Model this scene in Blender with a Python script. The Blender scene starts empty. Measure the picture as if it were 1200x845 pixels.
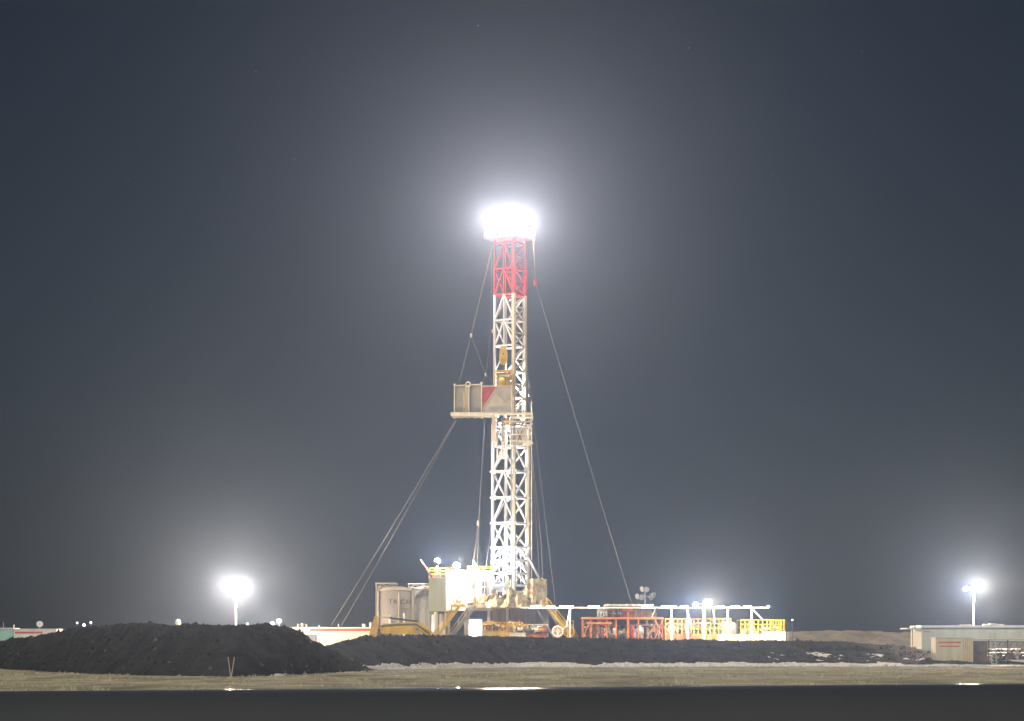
import bpy, bmesh, math, random
from mathutils import Vector, Matrix, noise
random.seed(7)
R = math.radians
scn = bpy.context.scene
col = scn.collection

# ------------------------------------------------------------------ camera, sky, sun, exposure
F = 2525.0                     # focal length in photo pixels (1200 wide)
CAMZ = 1.7
HOR = 760.0                    # horizon row in the photo
cam_d = bpy.data.cameras.new("camera")
cam = bpy.data.objects.new("camera", cam_d)
col.objects.link(cam)
cam.location = (0, 0, CAMZ)
cam.rotation_euler = (R(90), 0, 0)
cam_d.sensor_width = 36.0
cam_d.lens = 36.0 * F / 1200.0
cam_d.shift_y = (HOR - 422.5) / 1200.0
cam_d.clip_start = 0.1
cam_d.clip_end = 5000
scn.camera = cam

SUN_DIR = Vector((0.40, 0.72, -0.72)).normalized()      # direction the added fill light travels
world = bpy.data.worlds.new("World")
scn.world = world
world.use_nodes = True
wn = world.node_tree
bg = wn.nodes["Background"]
sky = wn.nodes.new("ShaderNodeTexSky")
sky.sky_type = 'NISHITA'
sky.sun_disc = False
sky.sun_elevation = math.asin(-SUN_DIR.z)
sky.sun_rotation = math.atan2(-SUN_DIR.x, -SUN_DIR.y)
sky.air_density = 1.0
sky.dust_density = 1.2
sky.ozone_density = 2.0
hs = wn.nodes.new('ShaderNodeHueSaturation')
hs.inputs['Saturation'].default_value = 1.0
wn.links.new(sky.outputs[0], hs.inputs['Color'])
wn.links.new(hs.outputs[0], bg.inputs[0])
bg.inputs[1].default_value = 0.0068

sd = bpy.data.lights.new("fill_sun", 'SUN')  # added fill from behind the camera, brightens faces turned to it; no moon
sd.energy = 3.0
sd.angle = R(12)
sd.color = (1.0, 0.96, 0.86)
sun = bpy.data.objects.new("fill_sun", sd)
sun.rotation_euler = SUN_DIR.to_track_quat('-Z', 'Y').to_euler()
sun.location = (-60, -60, 90)
col.objects.link(sun)

scn.view_settings.view_transform = 'Standard'
scn.view_settings.look = 'None'
scn.view_settings.exposure = 0.0
scn.view_settings.gamma = 1.0
scn.render.engine = 'CYCLES'
cy = scn.cycles
cy.use_denoising = True
try:
    cy.denoiser = 'OPENIMAGEDENOISE'
except Exception:
    pass
cy.max_bounces = 4
cy.diffuse_bounces = 2
cy.glossy_bounces = 2
cy.transmission_bounces = 2
cy.volume_bounces = 0
cy.transparent_max_bounces = 6
cy.caustics_reflective = False
cy.caustics_refractive = False
cy.sample_clamp_indirect = 4.0
HAZE_DENSITY = 0.0008

# ------------------------------------------------------------------ materials
def mat(name, c, rough=0.6, metal=0.0, var=0.15, scale=1.5, bump=0.0, bscale=20.0, spec=0.4, streak=False):
    m = bpy.data.materials.new(name)
    m.use_nodes = True
    nt = m.node_tree
    b = nt.nodes["Principled BSDF"]
    b.inputs["Roughness"].default_value = rough
    b.inputs["Metallic"].default_value = metal
    b.inputs["Specular IOR Level"].default_value = spec
    tc = nt.nodes.new("ShaderNodeTexCoord")
    mp = nt.nodes.new("ShaderNodeMapping")
    if streak:
        mp.inputs["Scale"].default_value = (1.0, 1.0, 0.12)
    nt.links.new(tc.outputs["Object"], mp.inputs[0])
    n = nt.nodes.new("ShaderNodeTexNoise")
    n.inputs["Scale"].default_value = scale
    n.inputs["Detail"].default_value = 6
    nt.links.new(mp.outputs[0], n.inputs[0])
    rp = nt.nodes.new("ShaderNodeValToRGB")
    lo = tuple(max(0, x * (1 - 1.6 * var)) for x in c) + (1,)
    hi = tuple(min(1, x * (1 + var)) for x in c) + (1,)
    rp.color_ramp.elements[0].color = lo
    rp.color_ramp.elements[0].position = 0.3
    rp.color_ramp.elements[1].color = hi
    rp.color_ramp.elements[1].position = 0.68
    nt.links.new(n.outputs[0], rp.inputs[0])
    nt.links.new(rp.outputs[0], b.inputs["Base Color"])
    if bump:
        n2 = nt.nodes.new("ShaderNodeTexNoise")
        n2.inputs["Scale"].default_value = bscale
        n2.inputs["Detail"].default_value = 5
        nt.links.new(tc.outputs["Object"], n2.inputs[0])
        bp = nt.nodes.new("ShaderNodeBump")
        bp.inputs["Strength"].default_value = bump
        bp.inputs["Distance"].default_value = 0.1
        nt.links.new(n2.outputs[0], bp.inputs["Height"])
        nt.links.new(bp.outputs[0], b.inputs["Normal"])
    return m

def emit(name, c, s):
    m = bpy.data.materials.new(name)
    m.use_nodes = True
    nt = m.node_tree
    nt.nodes.clear()
    o = nt.nodes.new("ShaderNodeOutputMaterial")
    e = nt.nodes.new("ShaderNodeEmission")
    e.inputs[0].default_value = (*c, 1)
    e.inputs[1].default_value = s
    nt.links.new(e.outputs[0], o.inputs[0])
    m.cycles.emission_sampling = 'NONE'
    return m

M = {}
M['white'] = mat('white_paint', (0.74, 0.74, 0.72), 0.5, var=0.10, streak=True)
M['mast_white'] = mat('mast_white_paint', (0.70, 0.71, 0.72), 0.5, var=0.12, streak=True)
M['cream'] = mat('cream_paint', (0.62, 0.57, 0.44), 0.55, var=0.12, streak=True)
M['red'] = mat('mast_red_paint', (0.50, 0.018, 0.028), 0.5, var=0.12)
M['brick_red'] = mat('dull_red_paint', (0.40, 0.06, 0.05), 0.55, var=0.2)
M['orange_red'] = mat('orange_red_paint', (0.40, 0.125, 0.03), 0.55, var=0.22)
M['brown'] = mat('brown_rusty_steel', (0.12, 0.065, 0.04), 0.7, var=0.35)
M['yellow'] = mat('yellow_paint', (0.60, 0.38, 0.03), 0.5, var=0.15)
M['ochre'] = mat('ochre_paint', (0.55, 0.35, 0.05), 0.5, var=0.25)
M['grey'] = mat('grey_steel', (0.33, 0.33, 0.31), 0.55, var=0.2, streak=True)
M['galv'] = mat('galvanised_steel', (0.45, 0.45, 0.43), 0.45, 0.4, var=0.2)
M['dark'] = mat('dark_steel', (0.05, 0.05, 0.05), 0.55, var=0.3)
M['board'] = mat('weathered_board_panel', (0.27, 0.255, 0.20), 0.7, var=0.14, scale=1.2, streak=True)
M['board_light'] = mat('pale_wind_panel', (0.40, 0.37, 0.29), 0.65, var=0.12, scale=1.0)
M['sage'] = mat('sage_green_paint', (0.34, 0.36, 0.26), 0.6, var=0.12, streak=True)
M['shed'] = mat('pale_green_sheeting', (0.52, 0.54, 0.45), 0.6, var=0.10, streak=True)
M['tank'] = mat('tank_grey_paint', (0.24, 0.225, 0.19), 0.5, var=0.16, streak=True)
M['tarp'] = mat('tan_tarpaulin', (0.36, 0.29, 0.17), 0.8, var=0.3, scale=2.5, bump=0.4, bscale=6)
M['teal'] = mat('teal_trailer_paint', (0.30, 0.52, 0.45), 0.55, var=0.1)
M['beige'] = mat('beige_container_paint', (0.56, 0.48, 0.30), 0.6, var=0.10, streak=True)
M['sign_red'] = mat('red_sign_paint', (0.55, 0.12, 0.08), 0.6, var=0.15)
M['snow'] = mat('old_snow', (0.62, 0.61, 0.56), 0.8, var=0.22, scale=3, bump=0.3)
M['soil'] = mat('dark_soil', (0.024, 0.0235, 0.020), 0.95, var=0.55, scale=0.8, bump=0.9, bscale=3, spec=0.1)
M['clod'] = mat('soil_clod', (0.036, 0.034, 0.030), 0.95, var=0.5, scale=1.5, bump=0.6, spec=0.1)
M['gravel'] = mat('pale_gravel', (0.30, 0.24, 0.16), 0.95, var=0.25, scale=0.5, bump=0.6, bscale=4, spec=0.1)
M['cable'] = mat('steel_cable', (0.20, 0.20, 0.19), 0.5, 0.2, var=0.1)
M['letter'] = mat('dark_lettering', (0.03, 0.03, 0.03), 0.6, var=0.3, scale=6)
M['glass'] = mat('window_glass', (0.10, 0.12, 0.15), 0.12, var=0.1, spec=0.6)
M['rubber'] = mat('rubber', (0.025, 0.025, 0.025), 0.85, var=0.2)
M['ledge'] = mat('dark_grey_paint', (0.058, 0.060, 0.062), 0.08, var=0.06, scale=2.0, spec=0.5)
M['blue'] = mat('blue_paint', (0.10, 0.2, 0.38), 0.5, var=0.15)
M['lamp_cool'] = emit('lamp_lens_cool', (0.86, 0.92, 1.0), 60)
M['lamp_warm'] = emit('lamp_lens_warm', (1.0, 0.93, 0.78), 60)
M['tube_lamp'] = emit('tube_lamp_lens', (0.9, 0.93, 1.0), 30)
M['star'] = emit('star_light', (0.9, 0.95, 1.0), 1.2)
M['small_lamp'] = emit('small_lamp_lens', (0.95, 0.97, 1.0), 6)

def ground_mat():
    m = mat('dry_grass_ground', (0.40, 0.36, 0.25), 0.95, var=0.3, scale=0.35, bump=0.6, bscale=3, spec=0.1)
    nt = m.node_tree; b = nt.nodes['Principled BSDF']
    src = b.inputs['Base Color'].links[0].from_socket
    tc = nt.nodes.new('ShaderNodeTexCoord'); mp = nt.nodes.new('ShaderNodeMapping')
    mp.inputs['Scale'].default_value = (0.22, 0.06, 1)
    nz = nt.nodes.new('ShaderNodeTexNoise'); nz.inputs['Scale'].default_value = 1.0; nz.inputs['Detail'].default_value = 7
    rp = nt.nodes.new('ShaderNodeValToRGB')
    rp.color_ramp.elements[0].position = 0.36; rp.color_ramp.elements[0].color = (0.50, 0.50, 0.44, 1)
    rp.color_ramp.elements[1].position = 0.64; rp.color_ramp.elements[1].color = (1.15, 1.12, 1.05, 1)
    mx = nt.nodes.new('ShaderNodeMix'); mx.data_type = 'RGBA'; mx.blend_type = 'MULTIPLY'; mx.inputs[0].default_value = 1.0
    nt.links.new(tc.outputs['Object'], mp.inputs[0]); nt.links.new(mp.outputs[0], nz.inputs[0]); nt.links.new(nz.outputs[0], rp.inputs[0])
    nt.links.new(src, mx.inputs[6]); nt.links.new(rp.outputs[0], mx.inputs[7]); nt.links.new(mx.outputs[2], b.inputs['Base Color'])
    return m
M['ground'] = ground_mat()
M['grass'] = mat('dry_grass_blade', (0.43, 0.385, 0.26), 0.9, var=0.35, scale=0.5, spec=0.1)

# ------------------------------------------------------------------ helpers
def W(x, y, Y):
    """world point that stands Y metres out at photo column x, row y"""
    return Vector(((x - 600.0) * Y / F, Y, CAMZ + (HOR - y) * Y / F))
def Z(y, Y): return CAMZ + (HOR - y) * Y / F
def X(x, Y): return (x - 600.0) * Y / F

def wloc(o):
    v = Vector((0, 0, 0))
    while o is not None:
        v += o.location
        o = o.parent
    return v

class MB:
    def __init__(s): s.v = []; s.f = []
    def add(s, vs, fs):
        k = len(s.v)
        s.v += [Vector(a) for a in vs]
        s.f += [tuple(i + k for i in f) for f in fs]
        return s
    def box(s, c, d, rz=0.0):
        c = Vector(c); hx, hy, hz = d[0] / 2, d[1] / 2, d[2] / 2
        rot = Matrix.Rotation(rz, 3, 'Z')
        vs = [c + rot @ Vector((a * hx, b * hy, e * hz)) for e in (-1, 1) for a, b in ((-1, -1), (1, -1), (1, 1), (-1, 1))]
        return s.add(vs, [(0, 3, 2, 1), (4, 5, 6, 7), (0, 1, 5, 4), (1, 2, 6, 5), (2, 3, 7, 6), (3, 0, 4, 7)])
    def bx(s, x0, x1, y0, y1, z0, z1):
        return s.box(((x0 + x1) / 2, (y0 + y1) / 2, (z0 + z1) / 2), (abs(x1 - x0), abs(y1 - y0), abs(z1 - z0)))
    def beam(s, p, q, w, h=None, up=(0, 0, 1)):
        p = Vector(p); q = Vector(q); h = h or w
        d = (q - p).normalized(); u = Vector(up)
        if abs(d.dot(u)) > 0.98: u = Vector((0.53, 0.85, 0))
        a = d.cross(u).normalized(); b = a.cross(d).normalized()
        vs = [e + a * (i * w / 2) + b * (j * h / 2) for e in (p, q) for i, j in ((-1, -1), (1, -1), (1, 1), (-1, 1))]
        return s.add(vs, [(0, 3, 2, 1), (4, 5, 6, 7), (0, 1, 5, 4), (1, 2, 6, 5), (2, 3, 7, 6), (3, 0, 4, 7)])
    def tube(s, p, q, r, r2=None, n=10):
        p = Vector(p); q = Vector(q); r2 = r if r2 is None else r2
        d = (q - p).normalized(); u = Vector((0, 0, 1))
        if abs(d.dot(u)) > 0.98: u = Vector((0, 1, 0))
        a = d.cross(u).normalized(); b = d.cross(a).normalized()
        vs = []
        for e, rr in ((p, r), (q, r2)):
            for i in range(n):
                t = 2 * math.pi * i / n
                vs.append(e + a * (rr * math.cos(t)) + b * (rr * math.sin(t)))
        fs = [(i, (i + 1) % n, n + (i + 1) % n, n + i) for i in range(n)]
        return s.add(vs, fs + [tuple(range(n))[::-1], tuple(range(n, 2 * n))])
    def path(s, pts, r, n=8):
        for a, b in zip(pts[:-1], pts[1:]): s.tube(a, b, r, n=n)
        return s
    def lathe(s, c, prof, n=24):
        c = Vector(c); vs = []
        for r, z in prof:
            for i in range(n):
                t = 2 * math.pi * i / n
                vs.append(c + Vector((r * math.cos(t), r * math.sin(t), z)))
        fs = []
        for k in range(len(prof) - 1):
            for i in range(n):
                j = (i + 1) % n
                fs.append((k * n + i, k * n + j, (k + 1) * n + j, (k + 1) * n + i))
        fs.append(tuple(range(n))[::-1])
        fs.append(tuple(range((len(prof) - 1) * n, len(prof) * n)))
        return s.add(vs, fs)
    def prism(s, pts, y0, y1):
        n = len(pts)
        vs = [Vector((a, y0, b)) for a, b in pts] + [Vector((a, y1, b)) for a, b in pts]
        fs = [tuple(range(n)), tuple(range(n, 2 * n))[::-1]] + [(i, i + n, (i + 1) % n + n, (i + 1) % n) for i in range(n)]
        return s.add(vs, fs)
    def ring(s, c, r, rt, axis='Y', n=20, m=6):
        c = Vector(c); vs = []
        for i in range(n):
            t = 2 * math.pi * i / n
            for j in range(m):
                u = 2 * math.pi * j / m
                rr = r + rt * math.cos(u); o = rt * math.sin(u)
                if axis == 'Y': vs.append(c + Vector((rr * math.cos(t), o, rr * math.sin(t))))
                elif axis == 'X': vs.append(c + Vector((o, rr * math.cos(t), rr * math.sin(t))))
                else: vs.append(c + Vector((rr * math.cos(t), rr * math.sin(t), o)))
        fs = []
        for i in range(n):
            for j in range(m):
                fs.append((i * m + j, ((i + 1) % n) * m + j, ((i + 1) % n) * m + (j + 1) % m, i * m + (j + 1) % m))
        return s.add(vs, fs)
    def build(s, name, m, parent=None, smooth=False):
        off = wloc(parent)
        me = bpy.data.meshes.new(name)
        me.from_pydata([tuple(v - off) for v in s.v], [], s.f)
        bm = bmesh.new(); bm.from_mesh(me)
        bmesh.ops.recalc_face_normals(bm, faces=bm.faces)
        bm.to_mesh(me); bm.free()
        me.materials.append(M[m] if isinstance(m, str) else m)
        if smooth:
            for p in me.polygons: p.use_smooth = True
        o = bpy.data.objects.new(name, me)
        col.objects.link(o)
        o.parent = parent
        return o

def tag(o, label=None, cat=None, group=None, kind=None):
    if label: o["label"] = label
    if cat: o["category"] = cat
    if group: o["group"] = group
    if kind: o["kind"] = kind
    return o

def thing(name, loc, label, cat, group=None):
    o = bpy.data.objects.new(name, None)
    o.empty_display_size = 0.3
    col.objects.link(o)
    o.location = loc
    return tag(o, label, cat, group)

def light(parent, loc, inten, c, r=0.12):
    d = bpy.data.lights.new("lamp_light", 'POINT')
    d.energy = inten * 4 * math.pi
    d.color = c
    d.shadow_soft_size = r
    o = bpy.data.objects.new("lamp_light", d)
    col.objects.link(o)
    o.parent = parent
    o.location = Vector(loc) - wloc(parent)
    return o

COOL = (0.86, 0.92, 1.0); WARM = (1.0, 0.92, 0.78); NEUT = (1.0, 0.97, 0.90)

def lamp_head(parent, p, aim, size, inten, c, lens, off=0.11):
    """one flood head: tapered housing, rim, glowing lens; the light sits just in front of the lens"""
    p = Vector(p); a = Vector(aim).normalized()
    h = MB().tube(p - a * size * 0.75, p, size * 0.35, size * 0.62, 12).build('housing', 'galv', parent)
    MB().tube(p - a * 0.01, p + a * size * 0.14, size * 0.68, size * 0.68, 12).build('rim', 'galv', h)
    MB().tube(p + a * size * 0.15, p + a * size * 0.19, size * 0.58, size * 0.58, 12).build('lens', lens, h)
    if inten:
        light(parent, p + a * (size * 0.2 + off), inten, c, 0.10)
    return h

def rail(parent, p0, p1, h, n, m, rails=2, t=0.07, name='rail_post'):
    p0 = Vector(p0); p1 = Vector(p1)
    for k in range(n):
        q = p0.lerp(p1, k / (n - 1))
        MB().beam(q, q + Vector((0, 0, h)), t).build(name, m, parent)
    for k in range(rails):
        z = Vector((0, 0, h * (k + 1) / rails - (t / 2 + 0.002 if k + 1 == rails else 0)))
        MB().beam(p0 + z, p1 + z, t * 1.08).build('rail', m, parent)

# ------------------------------------------------------------------ ground, berms, mound
def fbm(x, y, z=0.0, o=5): return noise.fractal(Vector((x, y, z)), 1.0, 2.0, o)
def lerp_tab(tab, x):
    if x <= tab[0][0]: return tab[0][1]
    for (a, b), (c, d) in zip(tab[:-1], tab[1:]):
        if x <= c: return b + (d - b) * (x - a) / (c - a)
    return tab[-1][1]

vs, fs = [], []
xs = [-420 + 20 * i for i in range(43)]
ys = [-60 + 20 * i for i in range(47)]
for yy in ys:
    for xx in xs:
        vs.append((xx, yy, 0.06 * fbm(xx * 0.03, yy * 0.03)))
nx = len(xs)
for j in range(len(ys) - 1):
    for i in range(nx - 1):
        fs.append((j * nx + i, j * nx + i + 1, (j + 1) * nx + i + 1, (j + 1) * nx + i))
tag(MB().add(vs, fs).build('ground', 'ground', smooth=True), kind='structure')

LB_BASE = [(-400, 781), (0, 783), (60, 786), (120, 789), (200, 792), (290, 793), (350, 792), (400, 789), (440, 787)]
LB_CREST = [(-400, 758), (-100, 756), (0, 752), (50, 745), (100, 736), (140, 732.5), (250, 733), (325, 733.5), (338, 735.5), (350, 739.5), (360, 746), (368, 752), (378, 757), (388, 761), (400, 766), (425, 781), (440, 787)]
MB_BASE = [(340, 787), (430, 785.5), (600, 782), (900, 781), (1130, 781), (1300, 782)]
MB_CREST = [(340, 786), (360, 774), (380, 762), (400, 753), (430, 746), (470, 745), (600, 746), (700, 748), (800, 750), (900, 752), (935, 751), (985, 752), (1040, 756.5), (1090, 764), (1120, 770), (1140, 773), (1162, 774), (1200, 774), (1300, 775)]

def berm_surface(base, crest, x0, x1, nx, nt, width, seed, rough):
    """rows run from the front toe over the crest to the back toe"""
    rows = []
    for i in range(nx + 1):
        px = x0 + (x1 - x0) * i / nx
        Yf = F * CAMZ / (lerp_tab(base, px) - HOR)
        Yc = Yf + width
        zc = max(0.05, CAMZ + (HOR - lerp_tab(crest, px)) * Yc / F)
        line = []
        for j in range(nt + 1):
            t = j / nt * 2.0
            Y = Yf + width * t
            u = t if t <= 1 else 2 - t
            prof = min(1.0, 1.18 * u) ** 0.92
            prof = prof - 0.10 * max(0, u - 0.75) * 0
            xx = (px - 600) * Yc / F
            n = fbm(xx * 0.22 + seed, Y * 0.22, seed) * 0.8 + fbm(xx * 0.9, Y * 0.9 + seed, 2) * 0.35 + fbm(xx * 3.2, Y * 3.2 + seed, 5, 3) * 0.14
            z = zc * prof + n * rough * (0.25 + 0.75 * math.sin(math.pi * min(1, u * 0.9))) * min(1, zc / 1.2)
            if j in (0, nt): z = -0.15
            line.append(Vector((xx, Y + 0.4 * fbm(xx * 0.15, 3 + seed, t), z)))
        rows.append(line)
    return rows

def grid_mb(rows, pick=None, off=0.0):
    mb = MB(); n = len(rows[0])
    idx = {}
    def vid(i, j):
        if (i, j) not in idx:
            p = rows[i][j]
            idx[(i, j)] = len(mb.v)
            mb.v.append(p + Vector((0, -0.5 * off, off)))
        return idx[(i, j)]
    for i in range(len(rows) - 1):
        for j in range(n - 1):
            if pick is None or pick(i, j):
                mb.f.append((vid(i, j), vid(i + 1, j), vid(i + 1, j + 1), vid(i, j + 1)))
    return mb

left_rows = berm_surface(LB_BASE, LB_CREST, -400, 440, 420, 44, 9.0, 3.1, 0.36)
main_rows = berm_surface(MB_BASE, MB_CREST, 340, 1300, 620, 44, 10.0, 11.7, 0.34)
tag(grid_mb(left_rows).build('earth_berm', 'soil', smooth=True), kind='structure')
tag(grid_mb(main_rows).build('earth_berm', 'soil', smooth=True), kind='structure')


def snow_grid(rows, px0, px1, nxr, u0, u1, nu, thick, label):
    """banked snow: follows the berm and field, thickness from noise; where it is thin it dips under the soil"""
    nn = len(rows[0]) - 1; out_rows = []
    W_ = rows[0][-1].y - rows[0][0].y
    for i in range(nxr + 1):
        f = i / nxr; px = px0 + (px1 - px0) * f
        fi = (px - rows.px0) / (rows.px1 - rows.px0) * (len(rows) - 1)
        a = max(0, min(len(rows) - 2, int(fi))); fr = fi - a
        line = []
        for j in range(nu + 1):
            s_ = u0 + (u1 - u0) * j / nu
            g = max(0.0, s_) / (W_ / nn)
            b = min(nn - 1, int(g)); gr = g - b
            p = (rows[a][b].lerp(rows[a + 1][b], fr)).lerp(rows[a][b + 1].lerp(rows[a + 1][b + 1], fr), gr)
            if s_ < 0.0: p = Vector((p.x, p.y + s_, 0.0))
            z = max(p.z, 0.0)
            t = thick(px, s_, p)
            line.append(Vector((p.x, p.y, z + (t if t > 0 else -0.12 + max(-.3, t)))))
        out_rows.append(line)
    return tag(grid_mb(out_rows).build('snow', 'snow', smooth=True), label, 'snow', kind='stuff')
class Rows(list): pass
main_rows = Rows(main_rows); main_rows.px0, main_rows.px1 = 340, 1300
left_rows = Rows(left_rows); left_rows.px0, left_rows.px1 = -400, 440
def th_main(px, s_, p):
    n = fbm(p.x * 0.30, p.y * 0.5, 7.0, 3) + 0.35 * fbm(p.x * 1.0, p.y * 1.0, 17.0, 2)
    lim = 0.85 + 0.75 * n
    return 0.17 * (1 - abs(s_ - 0.2) / max(0.15, lim)) + 0.02 * fbm(p.x * 2.5, p.y * 2.5, 3, 2) - (0.3 if px < 352 else 0)
snow_grid(main_rows, 345, 1300, 900, -2.2, 2.6, 16, th_main, 'strip of old snow along the foot of the long dark berm')
def th_patch(px, s_, p):
    n = fbm(p.x * 0.35, p.y * 0.7, 37.0) + 0.8 * fbm(p.x * 1.2, p.y * 1.8, 47.0)
    edge = min(px - 890, 1075 - px) / 25.0
    return 0.12 * (n - 0.38) - (0.5 if edge < 0 else 0) - (0.4 if s_ > 4.6 or s_ < 1.5 else 0)
snow_grid(main_rows, 885, 1080, 360, 1.4, 4.8, 16, th_patch, 'broken patches of snow on the right half of the long berm')
def th_right(px, s_, p):
    n = fbm(p.x * 0.3, p.y * 0.5, 57.0) + 0.6 * fbm(p.x * 1.2, p.y * 1.4, 67.0)
    return 0.16 * (n + 0.45) - (0 if px > 1146 else 0.5)
snow_grid(main_rows, 1140, 1300, 200, 4.5, 13, 20, th_right, 'snow lying in front of the pipe rack at the right edge')
def th_left(px, s_, p):
    n = fbm(p.x * 0.35, p.y * 0.5, 77.0) + 0.7 * fbm(p.x * 1.3, p.y * 1.6, 87.0)
    return 0.10 * (0.42 + 0.35 * n - abs(s_)) - (0 if px > 335 else 0.5)
snow_grid(left_rows, 328, 438, 160, -1.6, 1.6, 12, th_left, 'thin snow lying at the right foot of the left mound')

# clods and stones lying on the berms
def clods(rows, nclod, seed, label, pale=0.0):
    rnd = random.Random(seed); mb = MB()
    for k in range(nclod):
        i = rnd.randrange(2, len(rows) - 2); j = rnd.randrange(2, 24)
        p = rows[i][j] + Vector((rnd.uniform(-.1, .1), rnd.uniform(-.1, .1), 0))
        r = 0.05 + 0.16 * rnd.random() ** 3
        vs = []
        for a in range(6):
            d = Vector([(1, 0, 0), (-1, 0, 0), (0, 1, 0), (0, -1, 0), (0, 0, 1), (0, 0, -1)][a])
            vs.append(p + d * r * rnd.uniform(0.6, 1.3) + Vector((rnd.uniform(-.3, .3), rnd.uniform(-.3, .3), 0)) * r)
        mb.add(vs, [(0, 2, 4), (2, 1, 4), (1, 3, 4), (3, 0, 4), (2, 0, 5), (1, 2, 5), (3, 1, 5), (0, 3, 5)])
    tag(mb.build('soil_clods', 'clod'), label, 'soil clods', kind='stuff')
clods(left_rows, 2600, 5, 'loose clods of soil scattered over the left mound')
clods(main_rows, 2600, 6, 'loose clods of soil scattered over the long berm')

# dry grass on the field between the low wall and the berms
rnd = random.Random(12)
mb = MB()
for k in range(26000):
    Y = 84 + 128 * rnd.random() ** 0.8
    px = rnd.uniform(-60, 1260)
    base = LB_BASE if px < 350 else MB_BASE
    if Y > F * CAMZ / (lerp_tab(base, px) - HOR) + 0.7: continue
    x = (px - 600) * Y / F
    cl = fbm(x * 0.35, Y * 0.10, 40)
    if cl < -0.12: continue
    h = (0.06 + 0.10 * rnd.random() + (0.16 if rnd.random() < 0.05 else 0)) * (0.45 + 0.8 * max(0, cl))
    for b in range(3):
        a = rnd.uniform(0, 6.28); w = 0.035
        ox, oy = rnd.uniform(-.12, .12), rnd.uniform(-.12, .12)
        lean = Vector((math.cos(a), math.sin(a), 0)) * rnd.uniform(0, 0.1)
        p = Vector((x + ox, Y + oy, -0.05))
        mb.add([p + Vector((-w, 0, 0)), p + Vector((w, 0, 0)), p + lean + Vector((0, 0, h + .05))], [(0, 1, 2)])
tag(mb.build('dry_grass', 'grass'), 'short dry pale grass on the field in front of the berms', 'grass', kind='stuff')

rnd = random.Random(31); mb = MB()
for rows_, n_ in ((left_rows, 150), (main_rows, 180)):
    for k in range(n_):
        i = rnd.randrange(2, len(rows_) - 2); j = rnd.choice((2, 3, 4, 8, 12, 17, 18, 19, 20, 21, 22))
        p = rows_[i][j]
        if fbm(p.x * 0.4, p.y * 0.4, 91) < 0.0: continue
        for b in range(7):
            a = rnd.uniform(0, 6.28); h = rnd.uniform(0.08, 0.28)
            q = p + Vector((rnd.uniform(-.1, .1), rnd.uniform(-.1, .1), -.03))
            mb.add([q + Vector((-.014, 0, 0)), q + Vector((.014, 0, 0)), q + Vector((math.cos(a) * h * .5, math.sin(a) * h * .5, h))], [(0, 1, 2)])
tag(mb.build('dry_weeds', 'gravel'), 'sparse dry weeds growing on both dark berms', 'weeds', kind='stuff')

# pale gravel mound behind the berm
rows = []
for i in range(81):
    px = 880 + (1150 - 880) * i / 80
    top = lerp_tab([(880, 775), (905, 748), (922, 741), (960, 739.5), (1010, 740), (1040, 741), (1065, 742), (1100, 745), (1150, 770)], px)
    line = []
    for j in range(21):
        Y = 286 + 26 * j / 20
        u = 1 - abs(j - 10) / 10
        zt = max(0.0, Z(top, 298))
        line.append(Vector((X(px, 299), Y, zt * min(1, 1.25 * u) ** .8 + 0.25 * fbm(px * 0.1, Y * 0.4) * (u > 0) - (0.2 if u == 0 else 0))))
    rows.append(line)
tag(grid_mb(rows).build('gravel_mound', 'gravel', smooth=True), kind='structure')

# low wall across the foreground, rounded smooth coping
YW = 6.0
vs, fs = [], []
prof = []
RR = 0.55
for k in range(15):
    a = R(-88 + 176 * k / 14)
    prof.append((RR * math.sin(a), RR * math.cos(a) - RR))
prof = [(-0.55, -1.75)] + prof + [(0.55, -1.75)]
# finer points near the crown of the coping
fine = []
for k in range(61):
    a = R(-88 + 176 * k / 60)
    fine.append((RR * math.sin(a), RR * math.cos(a) - RR))
prof = [(-0.55, -1.75)] + fine + [(0.55, -1.75)]
zt = Z(805.5, YW)
slope = math.tan(R(0.43))
for xx in (-14.0, 14.0):
    for (dy, dz) in prof:
        vs.append((xx, YW + dy, zt + dz + xx * slope))
n = len(prof)
for k in range(n - 1): fs.append((k, k + 1, n + k + 1, n + k))
fs.append(tuple(range(n))); fs.append(tuple(range(n, 2 * n))[::-1])
lw = MB().add(vs, fs).build('low_wall', 'ledge', smooth=False)
for p in lw.data.polygons:
    p.use_smooth = len(p.vertices) == 4
tag(lw, 'dark smooth low wall with a rounded glossy top across the foreground', 'wall')

# ------------------------------------------------------------------ drilling mast
MY = 260.0
S = MY / F
def zz(y): return Z(y, MY)
def corners(N, L, Rr, y0):
    N, L, Rr = Vector((N, y0, 0)), Vector(L), Vector(Rr)
    return N, L, Rr, L + Rr - N
th = R(32)
def section(xN, w, d, yN):
    N = Vector((xN, yN, 0))
    L = N + Vector((-w * math.cos(th), w * math.sin(th), 0))
    Rr = N + Vector((d * math.sin(th), d * math.cos(th), 0))
    return N, L, Rr, L + Rr - N
LOW = section(0.26, 3.04, 3.02, 258.0)
UP = section(0.20, 2.71, 2.53, 258.35)
FLOOR = zz(709)

mast = thing('drilling_mast', (-0.23, 260.1, FLOOR), 'tall white lattice drilling mast with red top and boxed racking platform', 'drilling mast')
def at(c, z): return Vector((c.x, c.y, z))

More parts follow.
